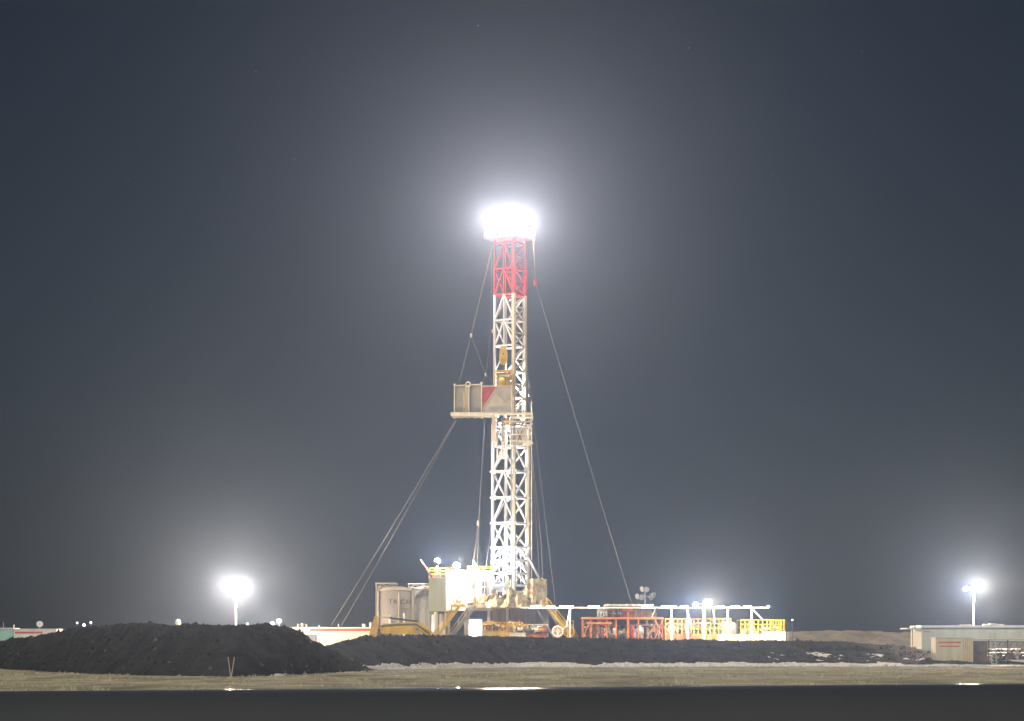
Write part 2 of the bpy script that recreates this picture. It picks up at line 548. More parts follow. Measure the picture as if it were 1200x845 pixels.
# lower section
zl0, zl1 = FLOOR + 0.02, zz(497)
N, L, Rr, B = LOW
for c, m, w in ((L, 'mast_white', 0.28), (N, 'cream', 0.30), (B, 'mast_white', 0.26)):
    MB().beam(at(c, zl0), at(c, zl1), w).build('leg', m, mast)
MB().tube(at(Rr, zl0), at(Rr, zl1), 0.27, n=14).build('leg', 'cream', mast, True)
MB().tube(at(Rr, zl0 + 1) + Vector((0.50, -0.1, 0)), at(Rr, zz(470)) + Vector((0.50, -0.1, 0)), 0.075).build('standpipe', 'cream', mast, True)
MB().tube(at(N, zl0 + 1) + Vector((-0.34, -0.25, 0)), at(N, zl1) + Vector((-0.34, -0.25, 0)), 0.07).build('cable_duct', 'grey', mast, True)
gy = [686, 672, 657, 642, 613.5, 583.5, 553, 523.5, 499]
faces = {'A': (L, N), 'B': (N, Rr), 'C': (Rr, B), 'D': (B, L)}
for f, (a, b) in faces.items():
    d = (b - a).normalized()
    for y in gy:
        z = zz(y)
        e = 0.35 if y in (553, 583.5, 613.5, 642) else 0.0
        MB().beam(at(a, z) - d * e, at(b, z) + d * e, 0.19, 0.22).build('girt', 'mast_white', mast)
    for k in range(3, len(gy) - 1):
        z0, z1 = zz(gy[k]), zz(gy[k + 1])
        mid = (a + b) / 2
        if f == 'A':
            MB().beam(at(a, z0), at(mid, z1), 0.19).build('brace', 'mast_white', mast)
            MB().beam(at(b, z0), at(mid, z1), 0.15).build('brace', 'mast_white', mast)
        elif f == 'B':
            if k % 2: MB().beam(at(a, z0), at(b, z1), 0.20).build('brace', 'mast_white', mast)
            else: MB().beam(at(b, z0), at(a, z1), 0.20).build('brace', 'mast_white', mast)
        else:
            p, q = (a, b) if k % 2 else (b, a)
            MB().beam(at(p, z0), at(q, z1), 0.17).build('brace', 'mast_white', mast)
    for k in range(0, 3):
        z0, z1 = zz(gy[k]), zz(gy[k + 1])
        mid = (a + b) / 2
        MB().beam(at(a, z0), at(mid, z1), 0.17).build('brace', 'mast_white', mast)
        MB().beam(at(b, z0), at(mid, z1), 0.17).build('brace', 'mast_white', mast)
        MB().beam(at(mid, z0), at(mid, z1), 0.13).build('stud', 'mast_white', mast)
    # gusset plates at the leg joints
    for y in (642, 613.5, 583.5, 553):
        z = zz(y)
        nn = Vector((d.y, -d.x, 0))
        for c, sgn in ((a, 1), (b, -1)):
            MB().beam(at(c, z - 0.3) + d * sgn * 0.3, at(c, z + 0.3) + d * sgn * 0.3, 0.34, 0.035, up=nn).build('gusset', 'mast_white', mast)
# solid foot plates at the base
for a, b in ((L, N), (N, Rr)):
    d = (b - a).normalized()
    MB().beam(at(a, zl0 + 0.9) + d * .2, at(b, zl0 + 0.9) - d * .2, 0.06, 1.5).build('foot_plate', 'mast_white', mast)

# upper telescoping section
N2, L2, R2, B2 = UP
zu0, zu1, zred = zz(524), zz(281), zz(346)
for c, wid in ((L2, 0.24), (N2, 0.38), (R2, 0.38), (B2, 0.22)):
    wm = 'cream' if c in (N2, R2) else 'mast_white'
    MB().beam(at(c, zu0), at(c, zred), wid).build('upper_leg', wm, mast)
    MB().beam(at(c, zred), at(c, zu1), wid).build('upper_leg', 'red', mast)
uy = [496, 466, 436, 406, 376, 346, 316, 286]
faces2 = {'A': (L2, N2), 'B': (N2, R2), 'C': (R2, B2), 'D': (B2, L2)}
for f, (a, b) in faces2.items():
    for k, y in enumerate(uy):
        mm = 'red' if y <= 346 else 'mast_white'
        if f == 'B' and y > 346: mm = 'cream'
        MB().beam(at(a, zz(y)), at(b, zz(y)), 0.17, 0.2).build('girt', mm, mast)
        if k == len(uy) - 1: break
        y2 = uy[k + 1]; z0, z1 = zz(y), zz(y2)
        mid = (a + b) / 2
        m2 = 'red' if y <= 346 else ('mast_white')
        if f == 'A':
            if y == 436: continue        # the travelling block hangs in this bay
            MB().beam(at(a, z0), at(mid, z1), 0.18).build('brace', m2, mast)
            MB().beam(at(b, z0), at(mid, z1), 0.18).build('brace', m2, mast)
            MB().beam(at(mid, z0), at(mid, z1), 0.13).build('stud', m2, mast)
        elif f == 'B':
            zm = (z0 + z1) / 2
            mB = 'red' if y <= 346 else 'cream'
            MB().beam(at(a, zm), at(b, zm), 0.12).build('girt', mB, mast)
            p, q = (a, b) if k % 2 else (b, a)
            MB().beam(at(p, z0), at(q, zm), 0.17).build('brace', mB, mast)
            MB().beam(at(q, zm), at(p, z1), 0.17).build('brace', mB, mast)
            if k % 2 == 0:
                MB().beam(at(a, z0), at(b, zm), 0.15).build('brace', mB, mast)
        else:
            p, q = (a, b) if k % 2 else (b, a)
            MB().beam(at(p, z0), at(q, z1), 0.16).build('brace', m2, mast)
# ladder up face B
d = (R2 - N2).normalized(); nB = Vector((d.y, -d.x, 0))
lc = (N2 + R2) / 2 + nB * 0.22
lad = MB()
for sgn in (-1, 1):
    lad.beam(at(lc, zz(500)) + d * sgn * 0.32, at(lc, zz(452)) + d * sgn * 0.32, 0.09)
for k in range(14):
    z = zz(498) + k * 0.34
    lad.beam(at(lc, z) - d * 0.32, at(lc, z) + d * 0.32, 0.07)
lad.build('ladder', 'cream', mast)

# crown: deck, water table, sheaves, rails
crown = MB().box((-0.28, 259.9, zz(280.5)), (4.6, 4.2, 0.18), -th).build('crown_deck', 'red', mast)
MB().box((-0.28, 259.9, zz(276.5)), (2.4, 1.3, 0.55), -th).build('crown_block', 'brick_red', crown)
for k in range(4):
    c = Vector((-0.28, 259.9, zz(273))) + Matrix.Rotation(-th, 3, 'Z') @ Vector((-0.75 + 0.5 * k, 0, 0.1))
    dr = Matrix.Rotation(-th, 3, 'Z') @ Vector((1, 0, 0))
    MB().tube(c - dr * 0.07, c + dr * 0.07, 0.62, n=18).build('sheave', 'ochre', crown, False)
rt = Matrix.Rotation(-th, 3, 'Z')
cor = [Vector((-0.28, 259.9, zz(279.5))) + rt @ Vector((a * 2.25, b * 2.05, 0)) for a, b in ((-1, -1), (1, -1), (1, 1), (-1, 1))]
for k in range(4):
    rail(crown, cor[k], cor[(k + 1) % 4], 1.1, 3, 'red', 2, 0.05)
MB().beam(Vector((1.55, 259.6, zz(279))), Vector((2.75, 259.0, zz(277))), 0.14).build('outrigger', 'red', crown)

# racking platform with wind panels
board = MB().bx(X(530, MY), X(580, MY), 256.6, 259.0, zz(490.5), zz(488)).build('racking_board', 'board', mast)
pw = zz(488), zz(456)
MB().bx(X(533.5, MY), X(548, MY), 256.75, 256.83, pw[0], pw[1]).build('wind_panel', 'board', board)
MB().bx(X(551, MY), X(564.6, MY), 256.75, 256.83, pw[0], zz(454.6)).build('wind_panel', 'board', board)
MB().bx(X(533.2, MY), X(534, MY), 256.86, 258.9, pw[0], pw[1]).build('wind_panel', 'board', board)
MB().bx(X(534.4, MY), X(565, MY), 258.8, 258.88, pw[0], zz(456)).build('wind_panel', 'board', board)
# pale panel with red corner
PX0, PX1 = X(565.4, MY), X(600, MY)
py0 = 256.62
pz0, pz1 = zz(487.5), zz(456.8)
xr = X(583, MY); xb = X(566.5, MY); zb = zz(481.5)
MB().prism([(PX0, pz1), (PX0, zb + 0.0), (xb, zb), (xr, pz1)][::-1], py0, py0 + 0.07).build('wind_panel', 'brick_red', board)
MB().prism([(PX0, zb - 0.01), (PX0, pz0), (PX1, pz0), (PX1, pz1), (xr + 0.01, pz1), (xb + 0.01, zb - 0.01)], py0, py0 + 0.07).build('wind_panel', 'board_light', board)
for (p, q) in (((PX0, pz0), (PX0 + 1.9, pz1)), ((PX0 + 1.2, pz0), (PX1 - 0.15, pz0 + 2.0)), ((PX1 - 0.2, pz0 + 0.5), (PX0 + 1.5, pz1 - .5)), ((xb, zb), (xr, pz1))):
    MB().beam((p[0], py0 - 0.03, p[1]), (q[0], py0 - 0.03, q[1]), 0.06, 0.10).build('panel_stiffener', 'board_light', board)
for x in (533.5, 549.5, 565, 599.6):
    MB().beam((X(x, MY), 256.55, zz(490)), (X(x, MY), 256.55, zz(455)), 0.11).build('corner_post', 'cream', board)
MB().beam((X(533, MY), 256.5, zz(456)), (X(565.2, MY), 256.5, zz(454.4)), 0.1).build('top_rail', 'cream', board)
MB().beam((X(566, MY), 256.5, zz(456.6)), (X(600, MY), 256.5, zz(456.6)), 0.1).build('top_rail', 'cream', board)
MB().bx(X(529, MY), X(566, MY), 256.2, 256.5, zz(491), zz(487.2)).build('floor_edge', 'cream', board)
MB().bx(X(566, MY), X(624, MY), 255.9, 256.3, zz(490.5), zz(487.8)).build('floor_edge', 'cream', board)
# fingers, ladder and coiled gear in the gap between the two grey panels
g = MB()
for k in range(9):
    g.beam((X(547.5, MY), 256.45, zz(486 - 3.2 * k)), (X(550, MY), 256.45, zz(486 - 3.2 * k)), 0.06)
for x in (547, 550.4): g.beam((X(x, MY), 256.45, zz(488)), (X(x, MY), 256.45, zz(456)), 0.07)
g.build('board_ladder', 'cream', board)
MB().ring((X(549.3, MY), 256.3, zz(454.8)), 0.27, 0.07).build('cable_loop', 'cream', board, True)
g = MB()
for k in range(5):
    g.beam((X(543.5, MY), 256.4, zz(484 - 4.3 * k)), (X(546, MY), 256.4, zz(486 - 4.5 * k)), 0.08)
g.beam((X(544.5, MY), 256.4, zz(487)), (X(544.5, MY), 256.4, zz(464)), 0.06)
g.build('hanging_gear', 'yellow', board)
for x, y in ((533.6, 455), (564.6, 453)):
    MB().box((X(x, MY), 256.55, zz(y)), (0.26, 0.26, 0.2)).build('lifting_eye', 'cream', board)
# fingers below deck
for k in range(5):
    x = 533 + 8 * k
    MB().beam((X(x, MY), 256.6, zz(491.3)), (X(x, MY), 258.9, zz(491.3)), 0.13).build('deck_beam', 'board', board)

# joint cluster where the upper section slides into the lower one
J = MB().bx(X(600, MY), X(624.5, MY), 257.0, 257.2, zz(493.5), zz(491.2)).build('guide_frame', 'cream', mast)
MB().bx(X(604, MY), X(617, MY), 257.3, 257.42, zz(523), zz(503)).build('guide_plate', 'cream', J)
MB().bx(X(588, MY), X(597, MY), 257.5, 257.6, zz(501), zz(492)).build('guide_plate', 'ochre', J)
for x in (583, 588.5, 591, 598.5, 601):
    MB().tube((X(x, MY), 257.55, zz(540 if x != 598.5 else 528)), (X(x, MY), 257.55, zz(492)), 0.11).build('hydraulic_ram', 'galv' if x != 598.5 else 'cream', J, True)
for y in (497, 503, 512, 519, 525):
    MB().beam((X(590, MY), 257.1, zz(y)), (X(622, MY), 257.1, zz(y) + random.uniform(-.1, .1)), 0.13).build('guide_bar', 'cream', J)
for (x0, y0, x1, y1) in ((619, 495, 624, 500), (624, 494, 619, 505), (622, 492, 622, 506)):
    MB().beam((X(x0, MY), 257.2, zz(y0)), (X(x1, MY), 257.2, zz(y1)), 0.12).build('bracket', 'mast_white', J)
MB().prism([(X(614, MY), zz(526)), (X(625, MY), zz(522.5)), (X(622, MY), zz(519)), (X(614, MY), zz(519))], 256.9, 257.3).build('lug', 'cream', J)
for (x0, y0, x1, y1) in ((606, 521, 612, 507), (612, 521, 606, 507), (609, 505, 615, 495)):
    MB().beam((X(x0, MY), 257.2, zz(y0)), (X(x1, MY), 257.2, zz(y1)), 0.1).build('bracket', 'brown', J)
MB().bx(X(576.5, MY), X(581.5, MY), 257.4, 257.5, zz(520), zz(492)).build('guide_plate', 'cream', J)
# raising brace at the lower right
MB().tube(Vector((X(618, MY), 260.0, zz(650))), Vector((X(631.5, MY), 258.6, zz(678))), 0.16).build('raising_strut', 'grey', mast, True)

# ------------------------------------------------------------------ travelling block, top drive, drill string
c = Vector((X(590, MY), 259.2, zz(418)))
tb = thing('travelling_block', (c.x, c.y, zz(432)), 'yellow rounded travelling block hanging high inside the mast', 'travelling block')
pts = []
for k in range(20):
    t = 2 * math.pi * k / 20
    pts.append((c.x + 0.52 * math.cos(t), c.z + 1.15 * math.sin(t)))
MB().prism(pts, c.y - 0.22, c.y + 0.22).build('block_body', 'ochre', tb)
MB().tube((c.x, c.y - 0.26, c.z + 0.2), (c.x, c.y + 0.26, c.z + 0.2), 0.33, n=16).build('sheave', 'yellow', tb)
MB().tube((c.x, c.y - 0.3, c.z + 0.2), (c.x, c.y + 0.3, c.z + 0.2), 0.1, n=10).build('axle', 'dark', tb)
MB().beam((c.x, c.y, c.z - 1.1), (c.x, c.y, c.z - 1.75), 0.3).build('hook', 'dark', tb)
td = thing('top_drive', (X(589, MY), 259.2, zz(457)), 'yellow boxy top drive just above the racking platform', 'top drive')
xa, xb2 = X(579.5, MY), X(600.5, MY)
fy = 257.35
fr = MB().bx(xa, xa + 0.16, fy, fy + 0.7, zz(459), zz(437)).bx(xb2 - .16, xb2, fy, fy + 0.7, zz(459), zz(437)).bx(xa + .17, xb2 - .17, fy + .01, fy + 0.69, zz(439), zz(437)).bx(xa + .17, xb2 - .17, fy + .01, fy + .69, zz(459), zz(457.6)).build('frame', 'yellow', td)
MB().bx(xa + .2, xb2 - .2, fy + .3, fy + .6, zz(457), zz(439.5)).build('cover', 'yellow', td)
MB().tube((X(588, MY), fy + .2, zz(456)), (X(588, MY), fy + .2, zz(446)), 0.42, n=14).build('motor', 'yellow', td, True)
MB().path([(X(584, MY), fy + .05, zz(455)), (X(585, MY), fy, zz(449)), (X(588, MY), fy, zz(447)), (X(591, MY), fy, zz(449.5)), (X(587, MY), fy, zz(453))], 0.08).build('hose', 'cream', td)
for x, y0, y1 in ((594, 457, 440), (597, 452, 441), (583, 450, 440)):
    MB().bx(X(x, MY) - .07, X(x, MY) + .07, fy + .05, fy + .25, zz(y0), zz(y1)).build('bracket', 'yellow', td)
MB().bx(X(585, MY), X(597, MY), fy + .02, fy + .25, zz(444.5), zz(442.5)).build('crossbar', 'cream', td)
for k, x in enumerate((588.2, 589.6, 591, 592.4)):
    o = MB().tube((X(x, MY), 259.3, zz(412)), (X(x, MY), 259.5, zz(274)), 0.03, n=6).build('drill_line', 'cable')
    tag(o, 'thin vertical drill line running inside the mast from crown to travelling block', 'cable', 'drill lines inside the mast')
o = MB().tube((X(591.5, MY), 259.6, FLOOR + 0.4), (X(591.5, MY), 259.6, zz(458)), 0.085).build('drill_pipe', 'galv', None, True)
tag(o, 'long vertical drill pipe standing in the middle of the lower mast', 'drill pipe')

# ------------------------------------------------------------------ guy lines and cables
def cable(name, pts, r, label, beads=(), group=None):
    o = thing(name, pts[-1], label, 'cable', group)
    # gentle sag along each span
    for a, b in zip(pts[:-1], pts[1:]):
        a = Vector(a); b = Vector(b); mb = MB(); last = a
        sag = 0.006 * (b - a).length
        for k in range(1, 9):
            t = k / 8
            p = a.lerp(b, t) - Vector((0, 0, sag * 4 * t * (1 - t)))
            mb.tube(last, p, r * 0.58, n=6); last = p
        mb.build('strand', 'cable', o)
    for p, m, s in beads:
        p = Vector(p)
        MB().tube(p + Vector((0, 0, s)), p - Vector((0, 0, s)), s * 0.55, n=10).build('turnbuckle', m, o)
    return o
J1 = W(552, 393, 257); J2 = W(569, 439, 257.5)
cable('guy_line', [W(577, 288, 259.4), J1, W(536, 456, 256.4)], 0.045, 'cable from the mast crown down to the outer corner of the racking platform', [(J1, 'cream', 0.22)])
cable('support_cable', [J1, J2, W(579, 449, 258.5)], 0.04, 'short cable running from the guy cable joint back to the mast beside the top drive', [(J2, 'cream', 0.18)])
cable('support_cable', [W(576.5, 300, 259.4), W(575, 388, 259), J2, W(564, 455, 256.5)], 0.032, 'thin cable hanging close along the left side of the upper mast', [(W(577.3, 388, 259), 'cream', 0.2)])
cable('guy_line', [W(534, 492, 256.8), W(388, 733, 236)], 0.05, 'outer of two long guy cables running down left from the racking platform')
cable('guy_line', [W(535, 492, 257.2), W(399, 735, 238)], 0.045, 'inner of two long guy cables running down left from the racking platform')
JL = W(560.5, 613, 256.5)
cable('hoist_cable', [W(567.5, 491, 257), JL, W(553, 672, 256)], 0.04, 'thin cable under the racking platform with a turnbuckle low down', [(JL, 'grey', 0.3)])
cable('hoist_cable', [W(568.6, 491, 258), W(561.8, 600, 257.2), W(558.5, 672, 257)], 0.035, 'thin cable hanging just right of the turnbuckle cable')
cable('hoist_cable', [W(575, 620, 259), W(568.5, 672, 258)], 0.035, 'short thin cable at the left foot of the mast above the yellow rail')
RW = W(627.5, 331, 258)
cable('guy_line', [W(625, 279, 259), RW], 0.045, 'short cable with a red weight hanging right of the mast crown', [(RW, 'brick_red', 0.42)])
cable('guy_line', [RW, W(740, 706, 252)], 0.05, 'long guy cable sweeping down right from the crown toward the red skid')
cable('guy_line', [W(618.5, 440, 259), W(633, 690, 257.5)], 0.035, 'thin cable dropping closest along the right side of the lower mast')
cable('guy_line', [W(620, 492, 258), W(634.5, 640, 257.4), W(636, 680, 257)], 0.035, 'thin cable from the racking platform to the tarpaulin wall')
cable('guy_line', [W(618, 430, 259), W(651, 708, 254)], 0.04, 'slanting cable right of the mast that ends at the overhead cable tray')

# ------------------------------------------------------------------ substructure and rig floor
sub = thing('rig_substructure', (0, 262, 0), 'grey panelled steel substructure under the rig floor and mast', 'substructure')
MB().bx(X(546, MY), X(641, MY), 255.4, 268.5, FLOOR - 0.45, FLOOR).build('floor_deck', 'cream', sub)
for i, (a, b) in enumerate(((577, 584.5), (585.5, 592), (597.5, 606), (608, 618), (620, 629), (630, 640))):
    MB().bx(X(a, MY), X(b, MY), 257.0, 257.06, 0.0, FLOOR - .46).build('side_panel', 'grey', sub)
for x in (548, 573, 594.5, 607, 619, 641):
    MB().bx(X(x, MY) - .16, X(x, MY) + .16, 256.5, 256.82, 0, FLOOR - .46).build('column', 'white' if x in (594.5, 573) else 'grey', sub)
    MB().bx(X(x, MY) - .16, X(x, MY) + .16, 267.0, 267.3, 0, FLOOR - .46).build('column', 'grey', sub)
MB().bx(X(566, MY), X(641, MY), 255.1, 255.36, FLOOR - 0.3, FLOOR - .05).build('edge_beam', 'cream', sub)
for (x0, y0, x1, y1) in ((628, 712, 650, 748), (640, 712, 660, 742)):
    MB().beam(W(x0, y0, 255.8), W(x1, y1, 255.8), 0.22).build('raking_strut', 'grey', sub)
# short posts and drums on the deck edge
for k, x in enumerate((553, 556.5, 559.5, 563)):
    MB().tube((X(x, MY), 255.7, FLOOR), (X(x, MY), 255.7, zz(698 + (k % 2))), 0.10).build('deck_post', 'ochre' if k % 2 else 'grey', sub)
MB().bx(X(564.5, MY), X(569.5, MY), 255.6, 256.1, FLOOR, zz(697.5)).build('deck_box', 'white', sub)
for k in range(3):
    MB().tube((X(572 + 7 * k, MY), 257.9, FLOOR), (X(572 + 7 * k, MY), 257.9, zz(688 + 3 * k)), 0.28).build('deck_machine', ('grey', 'white', 'brown')[k], sub)
MB().box((X(594, MY), 258.4, zz(684)), (0.5, 0.5, 1.6)).build('deck_machine', 'sage', sub)
MB().bx(X(577, MY), X(601, MY), 263.2, 263.3, FLOOR, zz(680)).build('windwall', 'white', sub)

# doghouse
dh = thing('doghouse', (X(550, MY), 257.5, FLOOR), 'brightly lit white doghouse cabin beside the foot of the mast', 'cabin')
dx0, dx1 = X(523.5, MY), X(576.5, MY)
DT = zz(671)
MB().bx(dx0, dx1, 256.2, 259.8, zz(716), DT).build('cabin_body', 'white', dh)
MB().bx(dx0 - .06, dx1 + .06, 256.1, 259.9, DT + .003, DT + .12).build('roof', 'white', dh)
for (xa_, xb_, ya_, yb_) in ((552.3, 556, 680.5, 690.5), (563, 570.5, 681.5, 696.5)):
    wdw = MB().bx(X(xa_, MY), X(xb_, MY), 256.12, 256.19, zz(yb_), zz(ya_)).build('window', 'white', dh)
    MB().bx(X(xa_ + .5, MY), X(xb_ - .5, MY), 256.06, 256.11, zz(yb_ - .6), zz(ya_ + .6)).build('pane', 'glass', wdw)
for k in range(2):
    MB().bx(X(563 + 3.4 * (k + .5), MY), X(563.6 + 3.4 * (k + .5), MY), 256.0, 256.05, zz(696), zz(682)).build('mullion', 'white', dh)
MB().bx(X(563.4, MY), X(570.2, MY), 255.96, 255.99, zz(689.4), zz(688.6)).build('mullion', 'white', dh)
MB().bx(X(541, MY), X(548.5, MY), 256.12, 256.19, FLOOR, zz(684)).build('door', 'white', dh)
rail(dh, (X(549, MY), 256.3, DT + .12), (X(576, MY), 256.3, DT + .12), zz(665) - DT - .12, 4, 'yellow', 2, 0.07)
rail(dh, (X(524.5, MY), 256.3, DT + .12), (X(531, MY), 256.3, DT + .12), zz(665.5) - DT - .12, 2, 'yellow', 2, 0.07)
MB().tube(W(554.5, 657, 256.6), W(564, 674, 256.6), 0.11).build('stay_pole', 'white', dh)
MB().bx(dx0 + .2, dx0 + .5, 256.4, 256.7, 0, zz(716.1)).build('column', 'grey', dh)
MB().bx(X(545, MY), X(547, MY), 256.4, 256.7, 0, zz(716.1)).build('column', 'grey', dh)

# sage green container on legs
GY = 254.0
def zg(y): return Z(y, GY)
gc = thing('green_cabin', (X(513, GY), 255.5, 0), 'sage green ribbed cabin on legs left of the white doghouse', 'cabin')
MB().bx(X(502.5, GY), X(522.7, GY), 254.0, 256.0, zg(715), zg(677.5)).build('cabin_body', 'sage', gc)
for k in range(7):
    x = X(503.5 + 3.0 * k, GY)
    MB().bx(x - .05, x + .05, 253.95, 253.998, zg(714), zg(678.5)).build('rib', 'sage', gc)
MB().bx(X(502, GY), X(523.2, GY), 253.9, 256.1, zg(677.45), zg(676)).build('roof', 'sage', gc)
MB().bx(X(501.6, GY), X(523.4, GY), 253.85, 256.1, zg(716.6), zg(715.05)).build('base_frame', 'sage', gc)
for x in (503, 512, 522):
    MB().bx(X(x, GY) - .1, X(x, GY) + .1, 254.1, 254.3, 0, zg(716.65)).build('leg', 'sage', gc)
rail(gc, (X(503, GY), 254.1, zg(676)), (X(522.5, GY), 254.1, zg(676)), zg(665.5) - zg(676), 4, 'yellow', 3, 0.07)
MB().bx(X(503.5, GY), X(521.5, GY), 254.5, 254.56, zg(675.9), zg(672.5)).build('toe_board', 'brown', gc)
MB().tube((X(508, GY), 254.6, 0), (X(508, GY), 254.6, zg(720)), 0.42, n=16).build('filter_drum', 'white', gc, True)
MB().tube((X(516, GY), 254.7, 0), (X(516, GY), 254.7, zg(719)), 0.5, n=16).build('filter_drum', 'grey', gc, True)
MB().tube((X(498, GY), 253.6, 0), (X(498, GY), 253.6, zg(706)), 0.07).build('pipe', 'grey', gc)
MB().bx(X(496.5, GY), X(499.5, GY), 253.5, 253.7, zg(705.9), zg(704)).build('pipe_head', 'grey', gc)
bp = thing('boom_pole', (X(507, GY), 254.0, zg(678)), 'slanting red and white boom pole above the green cabin roof', 'pole')
a, b = W(507, 677, 253.7), W(492.5, 656, 253.7)
for k in range(4):
    MB().tube(a.lerp(b, k / 4), a.lerp(b, (k + 1) / 4 - 0.002), 0.13 - 0.015 * k).build('pole_section', ('brick_red', 'white', 'brick_red', 'white')[k], bp)

# stairs
def stairs(name, xt, yt, xb_, yb_, Y, width, m, mt, label, rails_on=True):
    top = W(xt, yt, Y); bot = W(xb_, yb_, Y)
    d = (bot - top); k = top.z / (top.z - bot.z); bot = top + d * k       # carry on down to the ground
    o = thing(name, (bot.x, Y, 0), label, 'stairs')
    for dy in (0, width):
        MB().beam(top + Vector((0, dy, 0)), bot + Vector((0, dy, 0.1)), 0.09, 0.34).build('stringer', mt, o)
    n = int(top.z / 0.27)
    for i in range(1, n):
        p = top.lerp(bot, i / n)
        MB().bx(p.x - .15, p.x + .15, Y + .06, Y + width - .06, p.z - .02, p.z + .02).build('tread', mt, o)
    if rails_on:
        for dy in (-.06, width + .06):
            for h in (0.55, 1.05):
                MB().beam(top + Vector((0, dy, h)), bot + Vector((0, dy, h)), 0.075).build('handrail', m, o)
            for i in range(6):
                p = top.lerp(bot, i / 5) + Vector((0, dy, 0))
                MB().beam(p, p + Vector((0, 0, 1.02)), 0.07).build('rail_post', m, o)
    return o
s1 = stairs('steel_stairs', 539, 709, 514, 744, 252.2, 1.1, 'yellow', 'ochre', 'steep stairs with yellow handrails left of the lit doorway')
for x, y in ((531, 705), (537, 701), (541, 704)):
    MB().ring(W(x, y, 252.1), 0.45, 0.06, 'Y', 14, 5).build('hose_coil', 'yellow', s1, True)
MB().bx(X(528, 252), X(545, 252), 252.1, 253.4, Z(711, 252), Z(709, 252)).build('landing', 'yellow', s1)
stairs('steel_stairs', 557, 710, 530, 746, 254.0, 1.4, 'galv', 'grey', 'grey steel stairs without yellow rails climbing to the rig floor')
stairs('steel_stairs', 641, 711, 663, 738, 252.6, 1.0, 'yellow', 'ochre', 'yellow railed stairs descending right from under the tarpaulin')

# lit shelter with open doorway
ls = thing('lit_shelter', (X(557, 255), 255, 0), 'small shelter whose white open doorway glows under the rig floor', 'shelter')
lx0, lx1 = X(549, 255), X(565.2, 255)
lz0, lz1 = 0.0, Z(726, 255)
MB().bx(lx0, lx0 + .08, 254.9, 256.4, lz0, lz1).build('side_wall', 'white', ls)
MB().bx(lx1 - .08, lx1, 254.9, 256.4, lz0, lz1).build('side_wall', 'white', ls)
MB().bx(lx0 + .09, lx1 - .09, 256.3, 256.4, lz0, lz1 - .1).build('back_wall', 'white', ls)
MB().bx(lx0, lx1, 254.9, 256.4, lz1 + .003, lz1 + .08).build('roof', 'white', ls)
MB().bx(lx0 + .3, lx1 - .3, 255.5, 255.7, lz1 - .2, lz1 - .06).build('strip_lamp', 'lamp_cool', ls)
light(ls, ((lx0 + lx1) / 2, 255.4, lz1 - 1.0), 40, NEUT, 0.2)

# tarpaulin draped round the rig floor
def tarp(x0, x1, top_tab, bot, Y, depth, seed, label, nx=60, nz=26):
    rows = []
    for i in range(nx + 1):
        px = x0 + (x1 - x0) * i / nx
        ty = lerp_tab(top_tab, px); line = []
        for j in range(nz + 1):
            t = j / nz
            y = bot + (ty - bot) * t
            z = Z(y, Y)
            bulge = (1 - t) ** 1.5 * depth
            fold = 0.75 * fbm(px * 0.11 + seed, t * 1.1, seed, 2) + 0.30 * math.sin(px * 0.24 + 3.5 * t + seed) * (1 - 0.3 * t) + 0.10 * fbm(px * 0.4, t * 3, seed + 3, 3)
            line.append(Vector((X(px, Y) + 0.15 * fbm(px * .3, t * 3, seed + 9), Y - bulge + fold, z + 0.12 * fbm(px * .35, t * 3, seed + 6) * (j > 0))))
        rows.append(line)
    o = grid_mb(rows).build('tarpaulin', 'tarp', smooth=True)
    md = o.modifiers.new('thickness', 'SOLIDIFY'); md.thickness = 0.03
    return tag(o, label, 'tarpaulin')
tarp(616, 640.5, [(616, 687), (622, 678.5), (640.5, 678)], 712, 255.6, 0.3, 2.0, 'tall tan tarpaulin wall standing at the right edge of the rig floor')
tarp(569, 618, [(569, 703), (574, 697), (580, 696), (587, 700), (593, 694), (598, 687), (603, 692), (610, 695), (614, 690), (618, 684)], 712.5, 254.8, 1.3, 8.0, 'crumpled tan tarpaulin heaped along the front of the rig floor', 80, 26)

# yellow handling gear, manifold and barrels under the rig floor
yt = thing('handling_frame', (X(580, 252), 252, 0), 'yellow steel frame and tank below the rig floor beside the doorway', 'steel frame')
x0, x1 = X(566, 252), X(596, 252)
def z2(y): return Z(y, 252)
MB().bx(x0, x1, 252.0, 254.0, 0, z2(739)).build('tank', 'ochre', yt)
rail(yt, (x0 + .05, 252.06, z2(739)), (x1 - .05, 252.06, z2(739)), z2(729) - z2(739), 7, 'yellow', 3, 0.09)
for k in range(4):
    c = X(570 + 6.5 * k, 252)
    MB().tube((c, 252.9, z2(739)), (c, 252.9, z2(731 + k % 2)), 0.25, n=12).build('drum', ('yellow', 'ochre', 'orange_red', 'yellow')[k], yt, True)
MB().bx(x0 + .4, x0 + 1.2, 252.3, 252.8, z2(739), z2(727.5)).build('control_box', 'yellow', yt)
y2f = thing('yellow_rail_platform', (X(602, 252), 252, 0), 'low platform with yellow rails between two orange posts', 'platform')
MB().bx(X(596.6, 252), X(616, 252), 252, 254, 0, z2(741)).build('platform', 'cream', y2f)
rail(y2f, (X(597, 252), 252.05, z2(741)), (X(606, 252), 252.05, z2(741)), z2(731) - z2(741), 5, 'yellow', 3, 0.08)
for k, x in enumerate((608.5, 611.5)):
    MB().tube((X(x, 252), 252.2, z2(741)), (X(x, 252), 252.2, z2(727 + 2 * k)), 0.13).build('post', ('orange_red', 'cream')[k], y2f)
    MB().tube((X(x, 252) - .22, 252.2, z2(732)), (X(x, 252) + .22, 252.2, z2(732)), 0.16).build('valve_wheel', 'orange_red', y2f)
